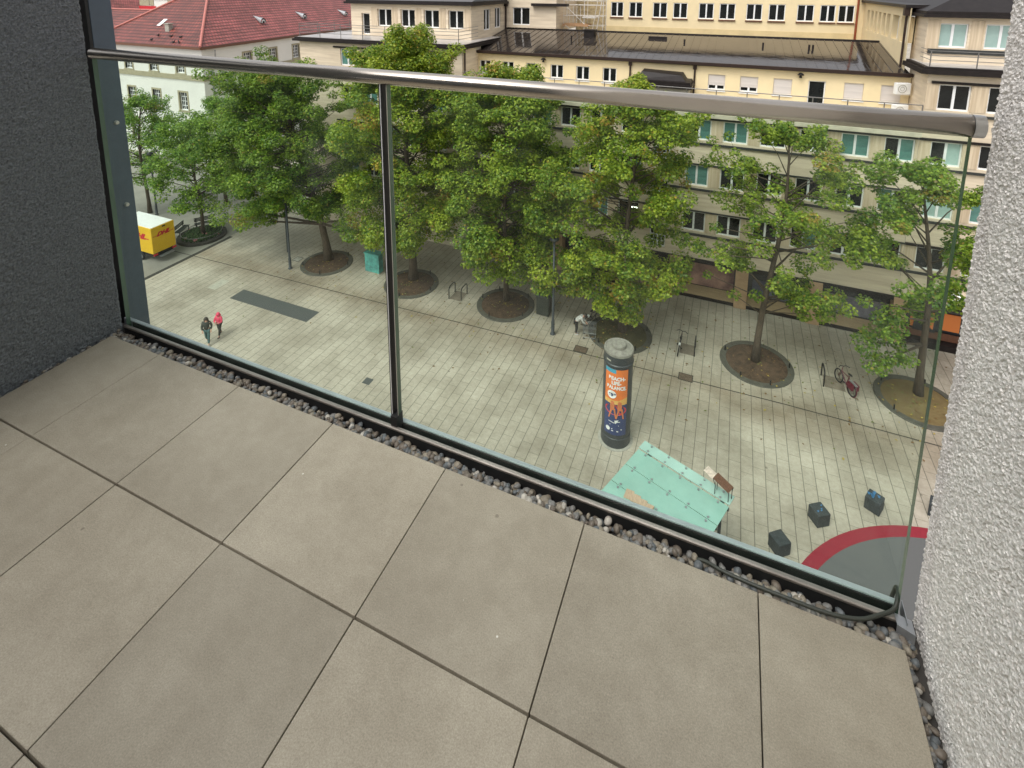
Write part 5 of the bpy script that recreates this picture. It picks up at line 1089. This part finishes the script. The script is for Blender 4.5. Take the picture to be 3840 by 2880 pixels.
# rough plaster walls as finely displaced sheets on solid cores
def rough_wall(name, x, sgn, y0, y1, z0, z1, step, amp, m, label, thick):
    ny, nz = int((y1-y0)/step)+1, int((z1-z0)/step)+1
    rg = np.random.default_rng(11 if sgn > 0 else 12)
    def ns(k):
        a = rg.uniform(-1,1,(ny//k+3, nz//k+3)); yi = np.arange(ny)/k; zi = np.arange(nz)/k; y_ = yi.astype(int); z_ = zi.astype(int); fy = (yi-y_)[:,None]; fz = (zi-z_)[None,:]
        fy = fy*fy*(3-2*fy); fz = fz*fz*(3-2*fz)
        return (a[y_][:,z_]*(1-fy)*(1-fz)+a[y_+1][:,z_]*fy*(1-fz)+a[y_][:,z_+1]*(1-fy)*fz+a[y_+1][:,z_+1]*fy*fz)
    h = (ns(1)*.7+ns(2)*.55+ns(5)*.12)*amp
    ys = np.linspace(y0,y1,ny); zs = np.linspace(z0,z1,nz); Y, Z = np.meshgrid(ys, zs, indexing='ij'); X = x+sgn*(-h)+(.035*(Y-1.26) if sgn > 0 else 0)
    rnd = np.clip((Y-(y1-.012))/.012,0,1); X = X+sgn*rnd**2*.012
    Y = Y+ns(2)*amp*.7
    V = np.stack([X,Y,Z],-1).reshape(-1,3); idx = np.arange(ny*nz).reshape(ny,nz)
    q = np.stack([idx[:-1,:-1],idx[1:,:-1],idx[1:,1:],idx[:-1,1:]],-1).reshape(-1,4)
    if sgn > 0: q = q[:,::-1]
    # core box
    o = len(V); xa, xb_ = (x+.012, x+thick) if sgn > 0 else (x-thick, x-.012)
    cv = [(xa,y0,z0),(xb_,y0,z0),(xb_,y1-.002,z0),(xa,y1-.002,z0),(xa,y0,z1),(xb_,y0,z1),(xb_,y1-.002,z1),(xa,y1-.002,z1)]
    V = np.concatenate([V, np.array(cv)])-np.array([x,(y0+y1)/2,z0])
    F = [tuple(int(t) for t in r) for r in q]+[tuple(o+i for i in f) for f in [(0,3,2,1),(4,5,6,7),(0,1,5,4),(1,2,6,5),(2,3,7,6),(3,0,4,7)]]
    me = bpy.data.meshes.new(name); me.from_pydata([tuple(v) for v in V], [], F); me.materials.append(m)
    ob = bpy.data.objects.new(name, me); S.collection.objects.link(ob); ob.location = (x,(y0+y1)/2,z0); return tag(ob, label, 'wall')
rough_wall('balcony_wall', .455, 1, -.55, 1.262, T-.12, T+2.3, .0036, .0024, M['plaster_light'], 'pale rough plastered balcony wall on the right', .30)
rough_wall('balcony_wall', -2.196, -1, .2, 1.205, T-.12, T+2.3, .0052, .0030, M['plaster_dark'], 'dark grey rough plastered balcony wall on the left', .35)
hb = tag(empty('apartment_building', (0,-6,0)), 'own apartment building carrying the balcony, below and behind the camera', 'building')
MB().box(-14,14,-12,1.2,0,T-.31).build('lower_storeys', M['plaster_light'], hb)
MB().box(-14,14,-12,-1.95,T-.31,T+4).build('rear_wall', M['plaster_dark'], hb)  # unseen wall, height and dark tone set to block sky reflections in the glass
# steel column, and a black sheet added over its front face for the dark gap
e = tag(empty('steel_column', (-2.26,1.35,T-1)), 'blue grey painted steel column outside the left end of the glass', 'column')
MB().box(-2.40,-2.291,1.281,1.362,T-3,T+3.2).build('shaft', M['column'], e, bevel=.002)
for z in (.80, .45): MB().lathe([(.001,.012),(.007,.011),(.009,.004),(.009,0)], (0,0,0), n=10).map(lambda x,y,k: (-2.291+k, 1.325+x, T+z+y)).build('bolt', M['galv'], e)
tag(MB().box(-2.62,-2.291,1.268,1.279,T-3,T+3.2).build('dark_gap_sheet', M['black'], origin='c'), 'black sheet standing in for the dark gap between the left wall and the steel column', 'panel')
# glass balustrade
gy0, gy1 = 1.2165, 1.2335
e = tag(empty('glass_balustrade', (-.9,1.225,T)), 'two-pane green tinted glass balustrade with a round steel handrail', 'balustrade')
for x0, x1 in ((-2.198,-.9138),(-.8864,.414)):
    mb = MB().box(x0,x1,gy0,gy1,T-.03,T+1.083); mb.m = [1,1,0,1,0,1]; mb.build('glass_pane', [M['glass'],M['glass_edge']], e)
MB().path([(-2.2,1.225,T+1.098),(.412,1.225,T+1.098)], .0212, n=40).build('handrail', M['steel'], e, smooth=True)
MB().tube((.413,1.225,T+1.098),(.431,1.225,T+1.098),.0218,.0212,n=40).build('end_cap', M['steel_cap'], e)
MB().tube((.4115,1.225,T+1.098),(.4135,1.225,T+1.098),.0205,n=30).build('cap_seal', M['black'], e)
MB().box(-2.19,.416,1.1985,1.2115,T-.009,T+.001).build('bottom_profile', M['profile'], e, bevel=.004, segs=3)
MB().box(-2.19,.416,1.2015,1.2100,T-.09,T-.0095).build('profile_painted_shade', M['black'], e)  # black box paints the shade below the profile's front edge
MB().box(-2.19,.416,1.2120,1.2160,T-.05,T-.006).box(-2.19,.416,1.2340,1.2368,T-.05,T-.006).build('gasket', M['black'], e)
MB().box(-.908,-.886,1.205,1.238,T-.02,T+.035).build('joint_clamp', M['black'], e)
MB().box(-.9135,-.9095,1.2155,1.2345,T-.01,T+1.08).box(-.9072,-.9025,1.2155,1.2345,T-.01,T+1.08).build('joint_seal', M['black'], e)
MB().box(-.9094,-.9073,1.214,1.2345,T-.01,T+1.08).build('bevel_highlight', M['white_frame'], e)  # white strip paints the highlight along the glass bevel
MB().box(-.8885,-.8865,1.2155,1.2345,T-.01,T+1.08).build('glass_bevel', M['concrete'], e)
tag(MB().box(-2.25,.42,1.2370,1.2515,T-.06,T-.003).build('outer_ledge', M['ledge'], origin='c', bevel=.003), 'pale blue grey metal ledge running along outside the glass', 'ledge')
# corner flashing at the right end
e = tag(empty('corner_flashing', (.43,1.2,T)), 'small bent metal flashing bracket at the foot of the right wall', 'bracket')
MB().add([(.405,1.186,T+.004),(.436,1.176,T+.004),(.436,1.206,T+.004),(.405,1.210,T+.004),(.405,1.186,T-.03),(.436,1.176,T-.03)], [(0,1,2,3),(0,4,5,1)]).build('plate', M['zinc'], e)
MB().box(.4235,.4250,1.19,1.238,T-.02,T+.012).build('upright', M['zinc'], e)
# cable in the gravel strip
cp = [(.00,1.172,-.012),(.021,1.169,-.006),(.058,1.157,.000),(.122,1.150,.004),(.2,1.148,.006),(.271,1.150,.006),(.331,1.162,.008),(.371,1.184,.012),(.402,1.205,.018),(.414,1.232,.030),(.418,1.262,.012),(.420,1.30,-.10)]
cs = []
for i in range(len(cp)-1):
    p0 = Vector(cp[max(i-1,0)]); p1_ = Vector(cp[i]); p2_ = Vector(cp[i+1]); p3_ = Vector(cp[min(i+2,len(cp)-1)])
    for k in range(5):
        t = k/5; cs.append(.5*((2*p1_)+(-p0+p2_)*t+(2*p0-5*p1_+4*p2_-p3_)*t*t+(-p0+3*p1_-3*p2_+p3_)*t**3))
cs.append(Vector(cp[-1]))
tag(MB().path([(p.x,p.y,T+p.z) for p in cs], .0042, n=10).build('cable', M['cable'], origin=(.2,1.15,T), smooth=True), 'black cable lying in the pebbles and looping round the glass end', 'cable')
# pebbles
pm = [mat('pebble_%s' % n_, c_, .55, var=.25, scale=60) for n_, c_ in (('grey',(.165,.16,.15)),('brown',(.14,.115,.09)),('tan',(.22,.19,.145)),('pale',(.40,.37,.32)),('blue',(.105,.115,.12)))]
mb = MB()
def pebble(x, y, z, s):
    o = len(mb.v); a, b, c_ = s*random.uniform(.8,1.35), s*random.uniform(.7,1.0), s*random.uniform(.5,.8); mi = random.choices(range(5), (5,4,2.5,1,2.5))[0]
    q = MB().ball((0,0,0), a, b, c_, n=9, k=6); rz = random.uniform(0,3.14); rx = random.uniform(-.5,.5); e1 = random.uniform(-.2,.2)
    for (px_,py_,pz_) in q.v:
        px_ *= 1+e1*py_/b; pz_ *= 1+.25*math.sin(px_/a*2+rz)
        py2, pz2 = py_*math.cos(rx)-pz_*math.sin(rx), py_*math.sin(rx)+pz_*math.cos(rx)
        mb.v.append((x+px_*math.cos(rz)-py2*math.sin(rz), y+px_*math.sin(rz)+py2*math.cos(rz), z+pz2))
    mb.f += [tuple(i+o for i in f) for f in q.f]; mb.m += [mi]*len(q.f)
for k in range(1150):
    x = random.uniform(-2.19,.43); y = random.uniform(1.146,1.193); pebble(x, y, T-.017-.014*((y-1.146)/.047)**1.5+random.uniform(-.010,.008), random.uniform(.0055,.0125))
for k in range(500):
    y = random.uniform(-.35,1.19); x = random.uniform(.413,.434); pebble(x, y, T-.030+random.uniform(-.012,.012), random.uniform(.005,.010))
for k in range(420):
    y = random.uniform(.1,1.19); x = random.uniform(-2.192,-2.170); pebble(x, y, T-.016+random.uniform(-.01,.01), random.uniform(.004,.009))
pb = mb.build('pebbles', pm, origin=(0,1.15,T-.04), smooth=True); pb['kind'] = 'stuff'; tag(pb, 'grey and brown pebbles filling the strip round the terrace slabs', 'pebbles')
